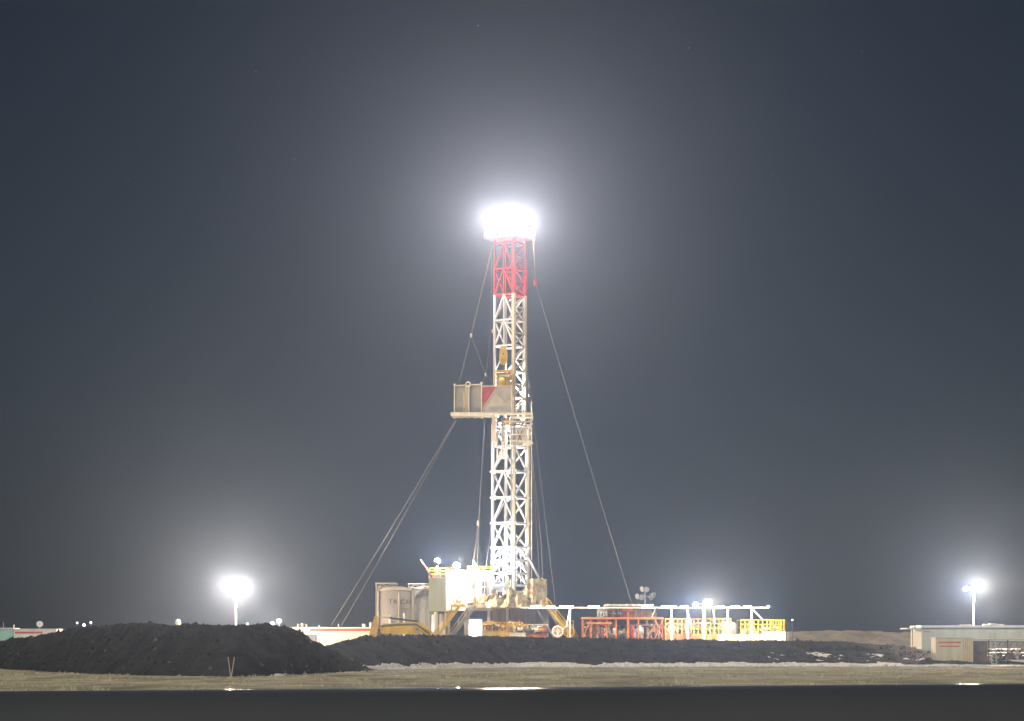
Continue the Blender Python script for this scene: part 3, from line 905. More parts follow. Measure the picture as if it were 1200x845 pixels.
for k in range(3):
    MB().ring((X(613 + 1.5 * k, 252), 252.1, z2(738 - k)), 0.3, 0.06, 'Y', 12, 5).build('valve_ring', 'cream', y2f, True)
bm_ = thing('barrel_rack', (X(629, 252), 252, 0), 'rack of small red and grey drums below the tarpaulin wall', 'rack')
MB().bx(X(618, 252), X(642, 252), 252, 253.6, 0, z2(742.5)).build('rack_base', 'orange_red', bm_)
for k in range(8):
    c = X(620 + 2.8 * k, 252)
    MB().tube((c, 252.4, z2(742.5)), (c, 252.4, z2(735 - (k * 7 % 3))), 0.12).build('drum', ('brick_red', 'grey', 'cream', 'orange_red')[k % 4], bm_, True)
rail(bm_, (X(618.5, 252), 252.05, z2(742.5)), (X(641.5, 252), 252.05, z2(742.5)), z2(731.5) - z2(742.5), 5, 'cream', 2, 0.07)

# hose reels
def reel(px, py, rpx, Y, m, m2, label, group):
    c = W(px, py, Y); r = rpx * Y / F
    o = thing('hose_reel', (c.x, Y, 0), label, 'hose reel', group)
    for dy in (-.45, .45):
        MB().ring((c.x, Y + dy, c.z), r, 0.09, 'Y', 22, 6).build('rim', m, o, True)
        sp = MB()
        for k in range(6):
            t = math.pi * k / 6
            v = Vector((math.cos(t), 0, math.sin(t))) * r
            sp.beam(Vector((c.x, Y + dy, c.z)) - v, Vector((c.x, Y + dy, c.z)) + v, 0.06)
        sp.build('spokes', m, o)
    MB().tube((c.x, Y - .4, c.z), (c.x, Y + .4, c.z), r * 0.72, n=20).build('hose_drum', m2, o, True)
    for sx in (-1, 1):
        MB().beam((c.x, Y - .56, c.z), (c.x + sx * r * 0.9, Y - .56, 0), 0.12).build('stand_leg', m, o)
        MB().beam((c.x, Y + .56, c.z), (c.x + sx * r * 0.9, Y + .56, 0), 0.12).build('stand_leg', m, o)
reel(653.5, 740, 6.0, 251, 'cream', 'orange_red', 'left cream hose reel between the yellow stairs and red skid', 'hose reels')
reel(666.5, 740, 6.5, 251.6, 'yellow', 'brick_red', 'right yellow hose reel with red drum beside the red skid', 'hose reels')
pt = thing('yellow_walkway', (X(660, 254), 254, 0), 'short yellow railed walkway at the foot of the right stairs', 'walkway')
MB().bx(X(655, 254), X(672, 254), 253.6, 254.8, Z(739, 254), Z(737, 254)).build('deck', 'yellow', pt)
for x in (656, 671): MB().bx(X(x, 254) - .08, X(x, 254) + .08, 254.0, 254.2, 0, Z(739.05, 254)).build('leg', 'yellow', pt)
rail(pt, (X(655.2, 254), 253.7, Z(737, 254)), (X(671.8, 254), 253.7, Z(737, 254)), Z(727, 254) - Z(737, 254), 5, 'yellow', 2, 0.08)

# ------------------------------------------------------------------ red skid with house
KY = 250.0
def zk(y): return Z(y, KY)
def xk(x): return X(x, KY)
sk = thing('red_skid', (xk(728), 252, 0), 'orange red steel frame skid with machinery and a roofed upper deck', 'equipment skid')
MB().bx(xk(682), xk(778), 249.6, 254.4, 0, zk(748.5)).build('skid_base', 'orange_red', sk)
for x in (683, 692, 701.5, 711, 722, 736, 748, 758, 768, 776.5):
    for y in (249.8, 254.1):
        w = 0.26 if x == 736 else 0.15
        MB().bx(xk(x) - w / 2, xk(x) + w / 2, y, y + .15, zk(748.5), zk(725.8)).build('post', 'orange_red' if x not in (701.5, 758) else 'brown', sk)
MB().bx(xk(681.5), xk(777.5), 249.7, 250.0, zk(725.75), zk(723.2)).build('deck_beam', 'orange_red', sk)
MB().bx(xk(681.5), xk(777.5), 254.0, 254.3, zk(725.75), zk(723.2)).build('deck_beam', 'orange_red', sk)
MB().bx(xk(682), xk(777), 250.02, 253.98, zk(725), zk(724)).build('deck', 'brown', sk)
MB().bx(xk(688), xk(717), 249.62, 249.69, zk(731.6), zk(729)).build('front_beam', 'orange_red', sk)
MB().bx(xk(738), xk(777), 249.62, 249.69, zk(733.3), zk(732)).build('front_beam', 'brown', sk)
for (x0, y0, x1, y1) in ((683, 747, 692, 727), (768, 747, 776, 727), (776, 747, 768, 727), (758, 747, 767, 734)):
    MB().beam((xk(x0), 249.72, zk(y0)), (xk(x1), 249.72, zk(y1)), 0.13).build('brace', 'orange_red', sk)
# machinery inside the frame
for k in range(9):
    c = xk(686 + 2.4 * k)
    MB().tube((c, 250.6, zk(748)), (c, 250.6, zk(734 - (k * 5 % 4))), 0.08).build('pipe', ('cream', 'brown', 'orange_red')[k % 3], sk)
MB().ring((xk(690), 250.2, zk(736)), 0.62, 0.08, 'Y', 20, 6).build('flywheel', 'brown', sk, True)
MB().ring((xk(705), 250.2, zk(737)), 0.55, 0.08, 'Y', 20, 6).build('flywheel', 'brick_red', sk, True)
for (xa_, xb_, yt_, m) in ((708, 712, 736, 'cream'), (712.5, 716, 739, 'white'), (718.5, 723, 736, 'white'), (725, 730, 739, 'cream'), (730.5, 734, 737, 'ochre')):
    MB().bx(xk(xa_), xk(xb_), 250.6, 251.6, zk(748), zk(yt_)).build('cabinet', m, sk)
MB().tube((xk(740.8), 250.5, zk(748)), (xk(740.8), 250.5, zk(734)), 0.27, n=16).build('red_cylinder', 'brick_red', sk, True)
MB().tube((xk(737), 250.9, zk(748)), (xk(737), 250.9, zk(733)), 0.16).build('white_cylinder', 'white', sk, True)
MB().lathe((xk(750.5), 251.0, 0), [(0.46, zk(748)), (0.46, zk(735.5)), (0.36, zk(733)), (0.15, zk(731.6)), (0.02, zk(731.4))], 20).build('white_tank', 'white', sk, True)
MB().bx(xk(743.5), xk(746), 250.4, 251.0, zk(748), zk(737)).build('cabinet', 'grey', sk)
for k in range(7):
    c = xk(760 + 2.2 * k)
    MB().tube((c, 251.4, zk(748)), (c, 251.4, zk(735 - k % 3 * 2)), 0.09).build('pipe', ('white', 'orange_red', 'cream')[k % 3], sk)
# upper deck house
uh = MB().bx(xk(709), xk(766), 249.9, 253.6, zk(710), zk(708.2)).build('roof', 'cream', sk)
for k in range(8):
    c = xk(712 + 7.2 * k)
    MB().bx(c - .05, c + .05, 249.75, 249.88, zk(710.5), zk(707.6)).build('roof_joist', 'cream', uh)
for x in (711, 718, 727.5, 736, 745.5, 754, 763):
    MB().bx(xk(x) - .08, xk(x) + .08, 250.0, 250.16, zk(723.15), zk(710.05)).build('post', 'brown' if x not in (736,) else 'orange_red', sk)
for (a, b, t, bo, m) in ((728.2, 735.3, 711, 716, 'orange_red'), (736.8, 745, 711, 716.6, 'orange_red'), (728.2, 735.3, 717, 723, 'brick_red'), (746.2, 753.4, 712, 722.5, 'brown'), (754.6, 762.4, 712.5, 722.5, 'brown'), (736.8, 745, 718, 722.8, 'orange_red')):
    MB().bx(xk(a), xk(b), 250.18, 250.24, zk(bo), zk(t)).build('wall_panel', m, sk)
for k in range(17):
    c = xk(719 + 2.75 * k)
    MB().bx(c - .035, c + .035, 250.06, 250.12, zk(722.9), zk(717.2)).build('baluster', 'brown' if k % 3 else 'orange_red', sk)
MB().bx(xk(718.5), xk(763), 249.99, 250.05, zk(717.1), zk(716.3)).build('rail', 'brown', sk)
rail(sk, (xk(700), 249.9, zk(723.1)), (xk(711), 249.9, zk(723.1)), zk(713) - zk(723.1), 4, 'grey', 2, 0.07)
MB().ring((xk(706), 250.6, zk(718.5)), 0.42, 0.09, 'Y', 16, 6).build('fan_ring', 'grey', sk, True)
MB().ring((xk(714.5), 250.6, zk(717.5)), 0.42, 0.07, 'Y', 16, 6).build('fan_ring', 'brown', sk, True)
for k, x in enumerate((703, 706, 721, 724)):
    MB().tube((xk(x), 251.2, zk(723)), (xk(x), 251.2, zk(714 + k)), 0.16, n=10).build('motor', ('grey', 'cream', 'brown', 'orange_red')[k], sk, True)
MB().prism([(xk(763.5), zk(723)), (xk(768.5), zk(711)), (xk(769.5), zk(711)), (xk(764.8), zk(723))], 250.0, 250.15).build('brace', 'cream', sk)

# unlit light mast rising behind the skid
ul = thing('light_tower', (X(756, 255), 255, 0), 'light tower with unlit silver lamp heads above the red skid roof', 'light tower')
MB().tube((X(756, 255), 255, 0), (X(756, 255), 255, Z(696, 255)), 0.09).build('pole', 'galv', ul)
MB().beam(W(746, 699, 255), W(766, 699, 255), 0.1).build('crossbar', 'galv', ul)
for i, (x, y, ax) in enumerate(((747, 699, -0.9), (752, 700, 0.3), (763.5, 700, 0.8), (766.5, 697.5, 1.0), (757.5, 691, 0.2), (752.5, 690.5, -1.2))):
    p = W(x, y, 254.6)
    a = Vector((ax, -0.8, -0.3)).normalized()
    h = MB().tube(p - a * 0.35, p, 0.16, 0.36, 12).build('lamp_head', 'galv', ul)
    MB().tube(p + a * .004, p + a * 0.05, 0.33, 0.33, 12).build('lens', 'grey', h)
MB().beam(W(756, 697, 255), W(755, 690, 254.8), 0.08).build('lamp_arm', 'galv', ul)

# ------------------------------------------------------------------ orange and white tanks on the right
ot = thing('orange_tank', (xk(800), 252, 0), 'long low orange tank with yellow rails under the floodlit pole', 'tank')
MB().bx(xk(779), xk(840), 249.5, 254, 0, zk(743)).build('tank_body', 'orange_red', ot)
for k in range(7):
    c = xk(783 + 9 * k)
    MB().bx(c - .06, c + .06, 249.42, 249.49, 0, zk(743.5)).build('rib', 'orange_red', ot)
rail(ot, (xk(779.5), 249.6, zk(743)), (xk(856), 249.6, zk(743)), zk(724.5) - zk(743), 17, 'yellow', 3, 0.085)
rail(ot, (xk(779.5), 253.9, zk(743)), (xk(856), 253.9, zk(743)), zk(725) - zk(743), 10, 'yellow', 2, 0.085)
for (xa_, xb_, yt_, m) in ((781, 786, 737, 'cream'), (787.5, 794, 734, 'white'), (795, 803, 736, 'white'), (809, 815, 738, 'grey'), (815.5, 822, 736, 'blue'), (832, 840, 734, 'white')):
    MB().bx(xk(xa_), xk(xb_), 250.6, 252.4, zk(742.98), zk(yt_)).build('cabinet', m, ot)
for k in range(6):
    c = xk(784 + 9.5 * k)
    MB().tube((c, 250.2, zk(743)), (c, 250.2, zk(733 + 2 * (k % 2))), 0.13).build('agitator_motor', ('grey', 'white')[k % 2], ot, True)
wt = thing('white_tank', (xk(880), 252, 0), 'white tank box with domed vessel and heavy yellow rail at right end', 'tank')
MB().bx(xk(840.6), xk(920), 249.6, 254, 0, zk(743.2)).build('tank_body', 'white', wt)
MB().bx(xk(893), xk(920), 249.5, 249.59, 0, zk(740)).build('end_panel', 'white', wt)
MB().lathe((xk(854.5), 251.3, 0), [(0.98, zk(743.2)), (0.98, zk(731.5)), (0.8, zk(729.3)), (0.4, zk(728.3)), (0.02, zk(728.1))], 24).build('domed_vessel', 'white', wt, True)
for (xa_, xb_, yt_, m) in ((870, 876, 738, 'white'), (877, 884, 736.5, 'white'), (884.5, 890, 739, 'teal'), (895, 901, 735.5, 'white')):
    MB().bx(xk(xa_), xk(xb_), 250.6, 252.4, zk(743.18), zk(yt_)).build('cabinet', m, wt)
rail(wt, (xk(868), 249.9, zk(743.2)), (xk(919.5), 249.9, zk(743.2)), zk(726) - zk(743.2), 11, 'yellow', 3, 0.09)
rail(wt, (xk(868), 253.8, zk(743.2)), (xk(919.5), 253.8, zk(743.2)), zk(726) - zk(743.2), 5, 'yellow', 2, 0.07)
for k in range(6):
    MB().bx(xk(903 + 3 * k) - .06, xk(903 + 3 * k) + .06, 249.8, 249.86, zk(741), zk(727)).build('rail_post', 'yellow', wt)
MB().tube((xk(848), 249.55, zk(748)), (xk(848), 249.55, zk(735)), 0.05).build('pipe', 'grey', wt)
MB().tube((xk(860), 249.55, zk(748)), (xk(860), 249.55, zk(737)), 0.05).build('pipe', 'grey', wt)
vp = thing('vent_pipe', (X(924.5, 250), 251, 0), 'short white vent pipe just right of the white tank', 'pipe')
MB().tube((X(924.5, 250), 251, 0), (X(924.5, 250), 251, Z(742, 250)), 0.1).build('pipe', 'white', vp)
MB().tube((X(924.5, 250), 251, Z(742, 250)), (X(924.5, 250), 251, Z(740.6, 250)), 0.17).build('cap', 'white', vp)

# overhead cable tray with tube lamps
TY = 248.6
tr = thing('cable_tray', (X(760, TY), TY, 0), 'long white overhead cable tray on posts carrying tube lamps', 'cable tray')
def zt_(y): return Z(y, TY)
for (a, b) in ((610, 669), (669.2, 742), (742.2, 806), (806.2, 853), (853.2, 901)):
    MB().bx(X(a, TY), X(b, TY), TY, TY + .5, zt_(713), zt_(711.2)).build('tray_section', 'white', tr)
for x in (668, 787, 806, 853, 881):
    MB().bx(X(x, TY) - .075, X(x, TY) + .075, TY + .1, TY + .25, 0, zt_(713.05)).build('post', 'white', tr)
for (x0, y0, x1, y1) in ((668, 714, 664, 735), (806, 716, 811, 735), (882, 714, 894, 726), (836, 714, 838, 730)):
    MB().beam((X(x0, TY), TY + .2, zt_(y0)), (X(x1, TY), TY + .2, zt_(y1)), 0.13).build('brace', 'white', tr)
tubes = [(622, 634, 300), (640, 650, 250), (656, 672, 300), (689, 702, 240), (752, 762, 160), (775, 792, 320), (797, 806, 260), (840, 848, 240), (857, 866, 220), (872, 880, 220)]
TUBE_LABELS = ['leftmost tube lamp on the cable tray, under the heaped tarpaulin', 'tube lamp on the cable tray under the tall tarpaulin wall',
    'tube lamp on the cable tray above the two hose reels', 'tube lamp on the cable tray just left of the red skid roof',
    'tube lamp on the cable tray in front of the red skid roof', 'tube lamp on the cable tray just right of the red skid roof',
    'tube lamp on the cable tray just left of the light pole', 'tube lamp on the cable tray just right of the light pole',
    'tube lamp on the cable tray above the domed white vessel', 'rightmost tube lamp on the cable tray above the white tank']
for i, (a, b, I) in enumerate(tubes):
    o = thing('tube_lamp', (X((a + b) / 2, TY), TY - .15, zt_(711.5)), TUBE_LABELS[i], 'lamp', 'tube lamps on the cable tray')
    MB().tube((X(a, TY), TY - .15, zt_(711.2)), (X(b, TY), TY - .15, zt_(711.2)), 0.10, n=8).build('tube', 'tube_lamp', o)
    for e in (a, b):
        MB().box((X(e, TY), TY - .13, zt_(711.2)), (0.08, 0.25, 0.26)).build('end_cap', 'white', o)
    light(o, (X((a + b) / 2, TY), TY - .55, zt_(711.2)), I * 0.10, (1.0, 0.93, 0.85), 0.25)

# ------------------------------------------------------------------ flood lamps on the rig
def flood(px, py, Y, I, c, lens, label, size=0.35, aim=(0, -1, -0.1), pole_to=None, group=None, off=0.11):
    p = W(px, py, Y)
    o = thing('flood_lamp', (p.x, p.y, pole_to if pole_to is not None else p.z - size), label, 'lamp', group)
    lamp_head(o, p, aim, size, I, c, lens, off)
    if pole_to is not None:
        MB().tube((p.x, p.y + size * 0.5, pole_to), (p.x, p.y + size * 0.5, p.z), 0.06).build('pole', 'galv', o)
    return o
K = 1.0 / HAZE_DENSITY / 1000.0
def arm(o, px, py, Y, leg):
    p = W(px, py, Y)
    MB().beam(p + Vector((0, 0.05, 0)), at(leg, p.z - 0.15), 0.06).build('arm', 'galv', o)
    return o
bl = flood(512.5, 657.5, 254.2, 230 * K, (0.9, 0.90, 1.0), 'lamp_cool', 'bluish flood lamp on a pole above the green cabin', 0.5, off=0.3, pole_to=zg(676))
dl = flood(535, 663, 255.6, 950 * K, (1.0, 0.70, 0.44), 'lamp_warm', 'brightest flood lamp on the roof edge of the white doghouse', 0.6, off=0.3, aim=(0.1, -1, -0.3), pole_to=DT + .12)
for o_, px_, py_, Yl, sz in ((dl, 535, 663, 255.6, 0.6), (bl, 512.5, 657.5, 254.2, 0.5)):
    a_ = Vector((0.1, -1, -0.3)).normalized() if o_ is dl else Vector((0, -1, -0.1)).normalized()
    lp = W(px_, py_, Yl) + a_ * (sz * 0.2 + 0.3)
    tgt = W(472, 712, 248)
    bd = (tgt - lp).normalized(); bu = bd.cross(Vector((0, 0, 1))).normalized(); bv = bd.cross(bu)
    q = lp + bd * 0.45
    # loose plate added only to keep the beam off the silos
    MB().add([q - bu * .36 - bv * .3, q + bu * .36 - bv * .3, q + bu * .36 + bv * .3, q - bu * .36 + bv * .3,
              q - bu * .36 - bv * .3 + bd * .02, q + bu * .36 - bv * .3 + bd * .02, q + bu * .36 + bv * .3 + bd * .02, q - bu * .36 + bv * .3 + bd * .02],
             [(0, 1, 2, 3), (4, 5, 6, 7), (0, 1, 5, 4), (1, 2, 6, 5), (2, 3, 7, 6), (3, 0, 4, 7)]).build('added_shield', 'dark', o_)
arm(flood(582, 660, 257.6, 200 * K, (1, 1, 1), 'lamp_cool', 'flood lamp inside the foot of the mast above the doghouse', 0.22, aim=(0.3, 0.7, 0.6)), 582, 660, 257.6, L)
arm(flood(600, 655, 262.6, 230 * K, (1, 1, 1), 'lamp_cool', 'flood lamp behind the foot of the mast pointing up', 0.22, aim=(-0.2, -0.4, 1)), 600, 655, 262.6, B)
arm(flood(594, 500, 260.3, 190 * K, (1, 1, 1), 'lamp_cool', 'flood lamp inside the mast just below the racking platform', 0.2, aim=(0, -0.1, -1)), 594, 500, 260.3, B)
arm(flood(590, 462, 260.3, 300 * K, (1, 1, 1), 'lamp_cool', 'flood lamp inside the mast behind the top drive pointing up', 0.2, aim=(0, -0.1, 1)), 590, 462, 260.3, B2)
arm(flood(598, 352, 260.3, 10 * K, (1, 0.95, 0.9), 'lamp_warm', 'small flood lamp inside the red top of the mast', 0.2, aim=(0, 0, 1)), 598, 352, 260.3, B2)
# crown cluster
CROWN = [(-2.7, -0.6, 0.0, (-0.9, -1, .1), 'leftmost flood lamp on the mast crown'),
    (-1.75, -1.3, 0.75, (-0.5, -1, .15), 'upper left flood lamp on the mast crown'),
    (-1.25, -1.6, -0.55, (-0.3, -1, 0), 'lower left flood lamp on the mast crown'),
    (-0.05, -1.8, 0.95, (0, -1, .15), 'topmost flood lamp in the middle of the mast crown'),
    (0.35, -1.7, -0.5, (0.1, -1, 0), 'lower middle flood lamp on the mast crown'),
    (1.55, -1.3, 0.65, (0.5, -1, .15), 'upper right flood lamp on the mast crown'),
    (1.75, -1.1, -0.5, (0.5, -1, 0), 'lower right flood lamp on the mast crown'),
    (2.65, -0.5, 0.1, (0.9, -1, .1), 'rightmost flood lamp on the mast crown'),
    (0.9, 1.5, 0.2, (0.4, 1, .1), 'right flood lamp on the back of the mast crown'),
    (-1.1, 1.5, 0.2, (-0.6, 1, .1), 'left flood lamp on the back of the mast crown')]
for i, (dx, dy, dz, aim, lab) in enumerate(CROWN):
    o = flood(597 + dx / S, 259 - dz / S, 259.9 + dy, (850 if i < 8 else 350) * K, (1.0, 0.68, 0.46), 'lamp_warm', lab, 0.5, aim=aim, pole_to=zz(279.5), group='flood lamps on the mast crown', off=0.32)
    if abs(dx) > 2: MB().beam((X(597, MY) + dx, 259.9 + dy + .35, zz(279.5)), (-0.28 + math.copysign(1.5, dx), 259.9 + dy * .5, zz(279.5)), 0.09).build('outrigger', 'red', o)

# floodlit pole in front of the orange tank
fp = thing('light_pole', (X(825, 247.5), 247.5, 0), 'white light pole with two flood heads in front of the orange tank', 'light pole')
MB().tube((X(825, 247.5), 247.5, 0), (X(825, 247.5), 247.5, Z(704, 247.5)), 0.13).build('pole', 'white', fp)
MB().beam(W(814, 707.5, 247.5), W(833, 707.5, 247.5), 0.1).build('crossbar', 'white', fp)
lamp_head(fp, W(815, 708, 247.2), (-0.2, -1, -.15), 0.36, 400 * K, COOL, 'lamp_cool')
lamp_head(fp, W(831, 706, 247.2), (0.2, -1, -.15), 0.55, 1300 * K, (1, .62, .32), 'lamp_warm')
flood(900, 711, 248.4, 70 * K, (0.75, 1.0, 0.9), 'lamp_cool', 'small greenish lamp at the right end of the cable tray', 0.2, aim=(0.6, -1, 0))

# ------------------------------------------------------------------ light towers
def light_tower(px, py, Y, heads, label):
    b = W(px, py, Y)
    o = thing('light_tower', (b.x, Y, 0), label, 'light tower')
    MB().bx(b.x - 1.0, b.x + 1.0, Y - .7, Y + .7, 0.45, 1.5).build('trailer_body', 'white', o)
    MB().beam((b.x + 1.0, Y, 0.5), (b.x + 2.2, Y, 0.45), 0.12).build('tow_bar', 'dark', o)
    for dy in (-.8, .8):
        wh = MB().tube((b.x, Y + dy - .1, 0.35), (b.x, Y + dy + .1, 0.35), 0.35, n=18).build('wheel', 'rubber', o)
        MB().tube((b.x, Y + dy - .12, 0.35), (b.x, Y + dy + .12, 0.35), 0.18, n=12).build('hub', 'galv', wh)
    MB().tube((b.x, Y, 1.5), (b.x, Y, 4.2), 0.12).build('mast_tube', 'galv', o)
    MB().tube((b.x, Y, 4.2), (b.x, Y, b.z), 0.085).build('mast_tube', 'white', o)
    xs_ = [h[0] for h in heads]
    MB().beam((b.x + min(xs_), Y, b.z), (b.x + max(xs_), Y, b.z), 0.09).build('crossbar', 'galv', o)
    for (dx, dz, I, size, c) in heads:
        lamp_head(o, (b.x + dx, Y - .2, b.z + dz), (dx * 0.15, -1, -0.12), size, I * K, c, 'lamp_warm' if size > .5 else 'lamp_cool', 0.30)
    return o
light_tower(276.5, 688, 238, [(-1.05, 0.0, 1300, 0.55, (1.0, 0.67, 0.42)), (0, 0.0, 1300, 0.55, (1.0, 0.67, 0.42)), (1.05, 0.0, 1300, 0.55, (1.0, 0.67, 0.42))], 'tall light tower with three blazing lamp heads behind the left mound')
light_tower(1141, 689, 226, [(0.35, 0.25, 2000, 0.55, (1.0, .66, .36)), (-0.85, -0.1, 450, 0.32, (0.9, 0.85, 0.95))], 'light tower with one large and one small lamp behind the right shelter')

# ------------------------------------------------------------------ silos
def silo(px, rpx, ytop, Y, label, letters=False):
    cx = X(px, Y); r = rpx * Y / F; zt0 = Z(ytop, Y)
    o = thing('storage_silo', (cx, Y, 0), label, 'silo', 'storage silos')
    sh = MB().lathe((cx, Y, 0), [(r, 0.0), (r, zt0)], 40).build('shell', 'tank', o, False)
    for p in sh.data.polygons: p.use_smooth = len(p.vertices) == 4
    MB().lathe((cx, Y, 0), [(r + .04, zt0 + .003), (r + .04, zt0 + .10), (r * .8, zt0 + .32), (r * .45, zt0 + .48), (0.1, zt0 + .55)], 40).build('domed_top', 'board_light', o, True)
    for zb_ in (0.4, 0.75):
        MB().ring((cx, Y, zt0 * zb_), r + .005, 0.03, 'Z', 40, 4).build('hoop', 'tank', o, True)
    return o, cx, r, zt0
SY = 247.0
o1, cx, r, zt0 = silo(464, 19.3, 692.5, SY, 'left grey storage silo with dark lettering behind the yellow excavator')
def zs(y): return Z(y, SY)
def xs2(x): return X(x, SY)
yf = SY - r - .15
MB().tube((xs2(468.5), yf, 0), (xs2(468.5), yf, zs(695)), 0.085).build('front_pipe', 'board_light', o1, True)
MB().tube((xs2(474.5), yf, 0), (xs2(474.5), yf, zs(719)), 0.085).build('front_pipe', 'white', o1, True)
MB().tube((xs2(458), yf, 0), (xs2(458), yf, zs(722)), 0.1).build('front_pipe', 'white', o1, True)
MB().beam((xs2(462), yf - .1, zs(724)), (xs2(468), yf - .1, zs(709)), 0.05).build('stay_rod', 'grey', o1)
MB().path([(xs2(443.8), yf + 1.2, 0), (xs2(443.8), yf + 1.2, zs(694.5)), (xs2(445), yf + 1.2, zs(691.5)), (xs2(448), yf + 1.4, zs(690.2)), (xs2(452), yf + 1.8, zs(689.6))], 0.1).build('fill_pipe', 'board_light', o1, True)
MB().tube((xs2(483.6), yf + 1.4, 0), (xs2(483.6), yf + 1.4, zs(692)), 0.1).build('fill_pipe', 'board_light', o1, True)
# dark lettering wrapped round the shell
fc = bpy.data.curves.new('lettering', 'FONT'); fc.body = 'TRICAN'; fc.size = 0.78; fc.extrude = 0.0; fc.space_character = 1.22
fo = bpy.data.objects.new('lettering_curve', fc); col.objects.link(fo)
bpy.context.view_layer.update()
dg = bpy.context.evaluated_depsgraph_get()
me = bpy.data.meshes.new_from_object(fo.evaluated_get(dg))
bpy.data.objects.remove(fo)
bm = bmesh.new(); bm.from_mesh(me)
bmesh.ops.subdivide_edges(bm, edges=bm.edges, cuts=2)
start = math.asin((xs2(456.3) - cx) / r)
for v in bm.verts:
    ang = start + v.co.x / r
    zc = zs(708.2) + v.co.y * 0.95
    v.co = Vector((r * 1.004 * math.sin(ang), -(r * 1.004) * math.cos(ang) - 0.006, zc))
bm.to_mesh(me); bm.free()
me.materials.clear(); me.materials.append(M['letter'])
lo = bpy.data.objects.new('lettering', me); col.objects.link(lo); lo.parent = o1
o2, cx2, r2, zt2 = silo(501, 17.0, 691.5, SY + 11.5, 'right grey storage silo half hidden behind the green cabin')
def gantry(x0, x1, y, Y, label, post=True):
    o = thing('silo_gantry', (X(x0, Y), Y, 0), label, 'gantry', 'gantries over the silos')
    MB().bx(X(x0, Y), X(x1, Y), Y - .1, Y + .1, Z(y + 1.4, Y), Z(y, Y)).build('top_beam', 'board_light', o)
    MB().bx(X(x0 + 3, Y), X(x1, Y), Y - .08, Y + .08, Z(y + 5.6, Y), Z(y + 4.6, Y)).build('lower_beam', 'board_light', o)
    n = 4
    for k in range(n):
        a = x0 + 3 + (x1 - x0 - 3) * k / n; b = x0 + 3 + (x1 - x0 - 3) * (k + 1) / n
        p, q = (y + 1.4, y + 4.6) if k % 2 else (y + 4.6, y + 1.4)
        MB().beam((X(a, Y), Y, Z(p, Y)), (X(b, Y), Y, Z(q, Y)), 0.09).build('lacing_bar', 'board_light', o)
    MB().bx(X(x0, Y), X(x0 + 2.2, Y), Y - .12, Y + .12, 0, Z(y + 1.45, Y)).build('post', 'tank', o)
    MB().bx(X(x1 - 1.0, Y), X(x1, Y), Y + 3.6, Y + 3.8, 0, Z(y + 1.45, Y)).build('post', 'tank', o)
    MB().bx(X(x1 - 1.0, Y), X(x1, Y), Y + .12, Y + 3.8, Z(y + 1.4, Y), Z(y, Y)).build('top_beam', 'board_light', o)
    MB().beam((X(x0 + 2, Y), Y, Z(y + 8, Y)), (X(x0 + 5, Y), Y, Z(y + 5, Y)), 0.1).build('knee_brace', 'board_light', o)
gantry(440, 464, 683, SY - 0.6, 'pale steel gantry with lattice beam over the left silo')
gantry(478, 503, 683.5, SY + 9.0, 'pale steel gantry with lattice beam over the right silo')

# ------------------------------------------------------------------ excavator with lowered arm
EY = 236.0
def xe(x): return X(x, EY)
def ze(y): return Z(y, EY)
ex = thing('excavator', (xe(522), EY, 0), 'yellow excavator with folded boom showing over the berm below the silos', 'excavator')
MB().prism([(xe(447), ze(742)), (xe(445), ze(736)), (xe(450), ze(731)), (xe(470), ze(729.6)), (xe(489), ze(729)), (xe(499), ze(733)), (xe(514), ze(748)), (xe(508), ze(753)), (xe(492), ze(744)), (xe(470), ze(743))], EY - .33, EY + .33).build('boom', 'yellow', ex)
MB().prism([(xe(450), ze(740)), (xe(450), ze(733)), (xe(486), ze(731.5)), (xe(487), ze(741.5))], EY - .37, EY - .335).build('boom_plate', 'yellow', ex)
MB().prism([(xe(439), ze(721.5)), (xe(442.5), ze(722)), (xe(444), ze(735)), (xe(440), ze(746)), (xe(434), ze(757)), (xe(430.5), ze(755)), (xe(433), ze(742))], EY - .25, EY + .25).build('stick', 'ochre', ex)
MB().prism([(xe(431), ze(756)), (xe(436), ze(757)), (xe(443), ze(765)), (xe(440), ze(775)), (xe(430), ze(776)), (xe(425), ze(768))], EY - .55, EY + .55).build('bucket', 'dark', ex)
MB().tube((xe(441), EY, ze(722.5)), (xe(456), EY, ze(724)), 0.06).build('cylinder_rod', 'galv', ex)
MB().tube((xe(456), EY, ze(724)), (xe(490), EY, ze(728.2)), 0.11).build('arm_cylinder', 'dark', ex)
for k in range(3):
    MB().path([(xe(447), EY - .36 - .02 * k, ze(733 + k * .8)), (xe(470), EY - .40, ze(731.4 + k * .7)), (xe(488), EY - .40, ze(731 + k * .7)), (xe(504), EY - .38, ze(742 + k))], 0.025, 6).build('hydraulic_line', 'dark', ex)
MB().bx(xe(470), xe(470.8), EY - .39, EY - .375, ze(741.8), ze(731.6)).build('weld_seam', 'ochre', ex)
MB().tube((xe(489), EY - .42, ze(738)), (xe(489), EY + .42, ze(738)), 0.16).build('pin', 'dark', ex)
for dy in (-.45, .45):
    MB().tube((xe(488), EY + dy, ze(738)), (xe(512), EY + dy, ze(757)), 0.11).build('boom_cylinder', 'galv', ex)
MB().tube((xe(444.5), EY - .45, ze(738)), (xe(444.5), EY + .45, ze(738)), 0.14).build('pin', 'dark', ex)
MB().bx(xe(506), xe(546), EY - 1.3, EY + 1.3, 1.05, 2.05).build('house', 'yellow', ex)
cb = MB().prism([(xe(507), 2.06), (xe(507), 2.5), (xe(510), 2.86), (xe(524), 2.86), (xe(524), 2.06)], EY - 1.3, EY - .4).build('cab', 'yellow', ex)
MB().bx(xe(510), xe(522), EY - 1.33, EY - 1.305, 2.2, 2.76).build('pane', 'glass', cb)
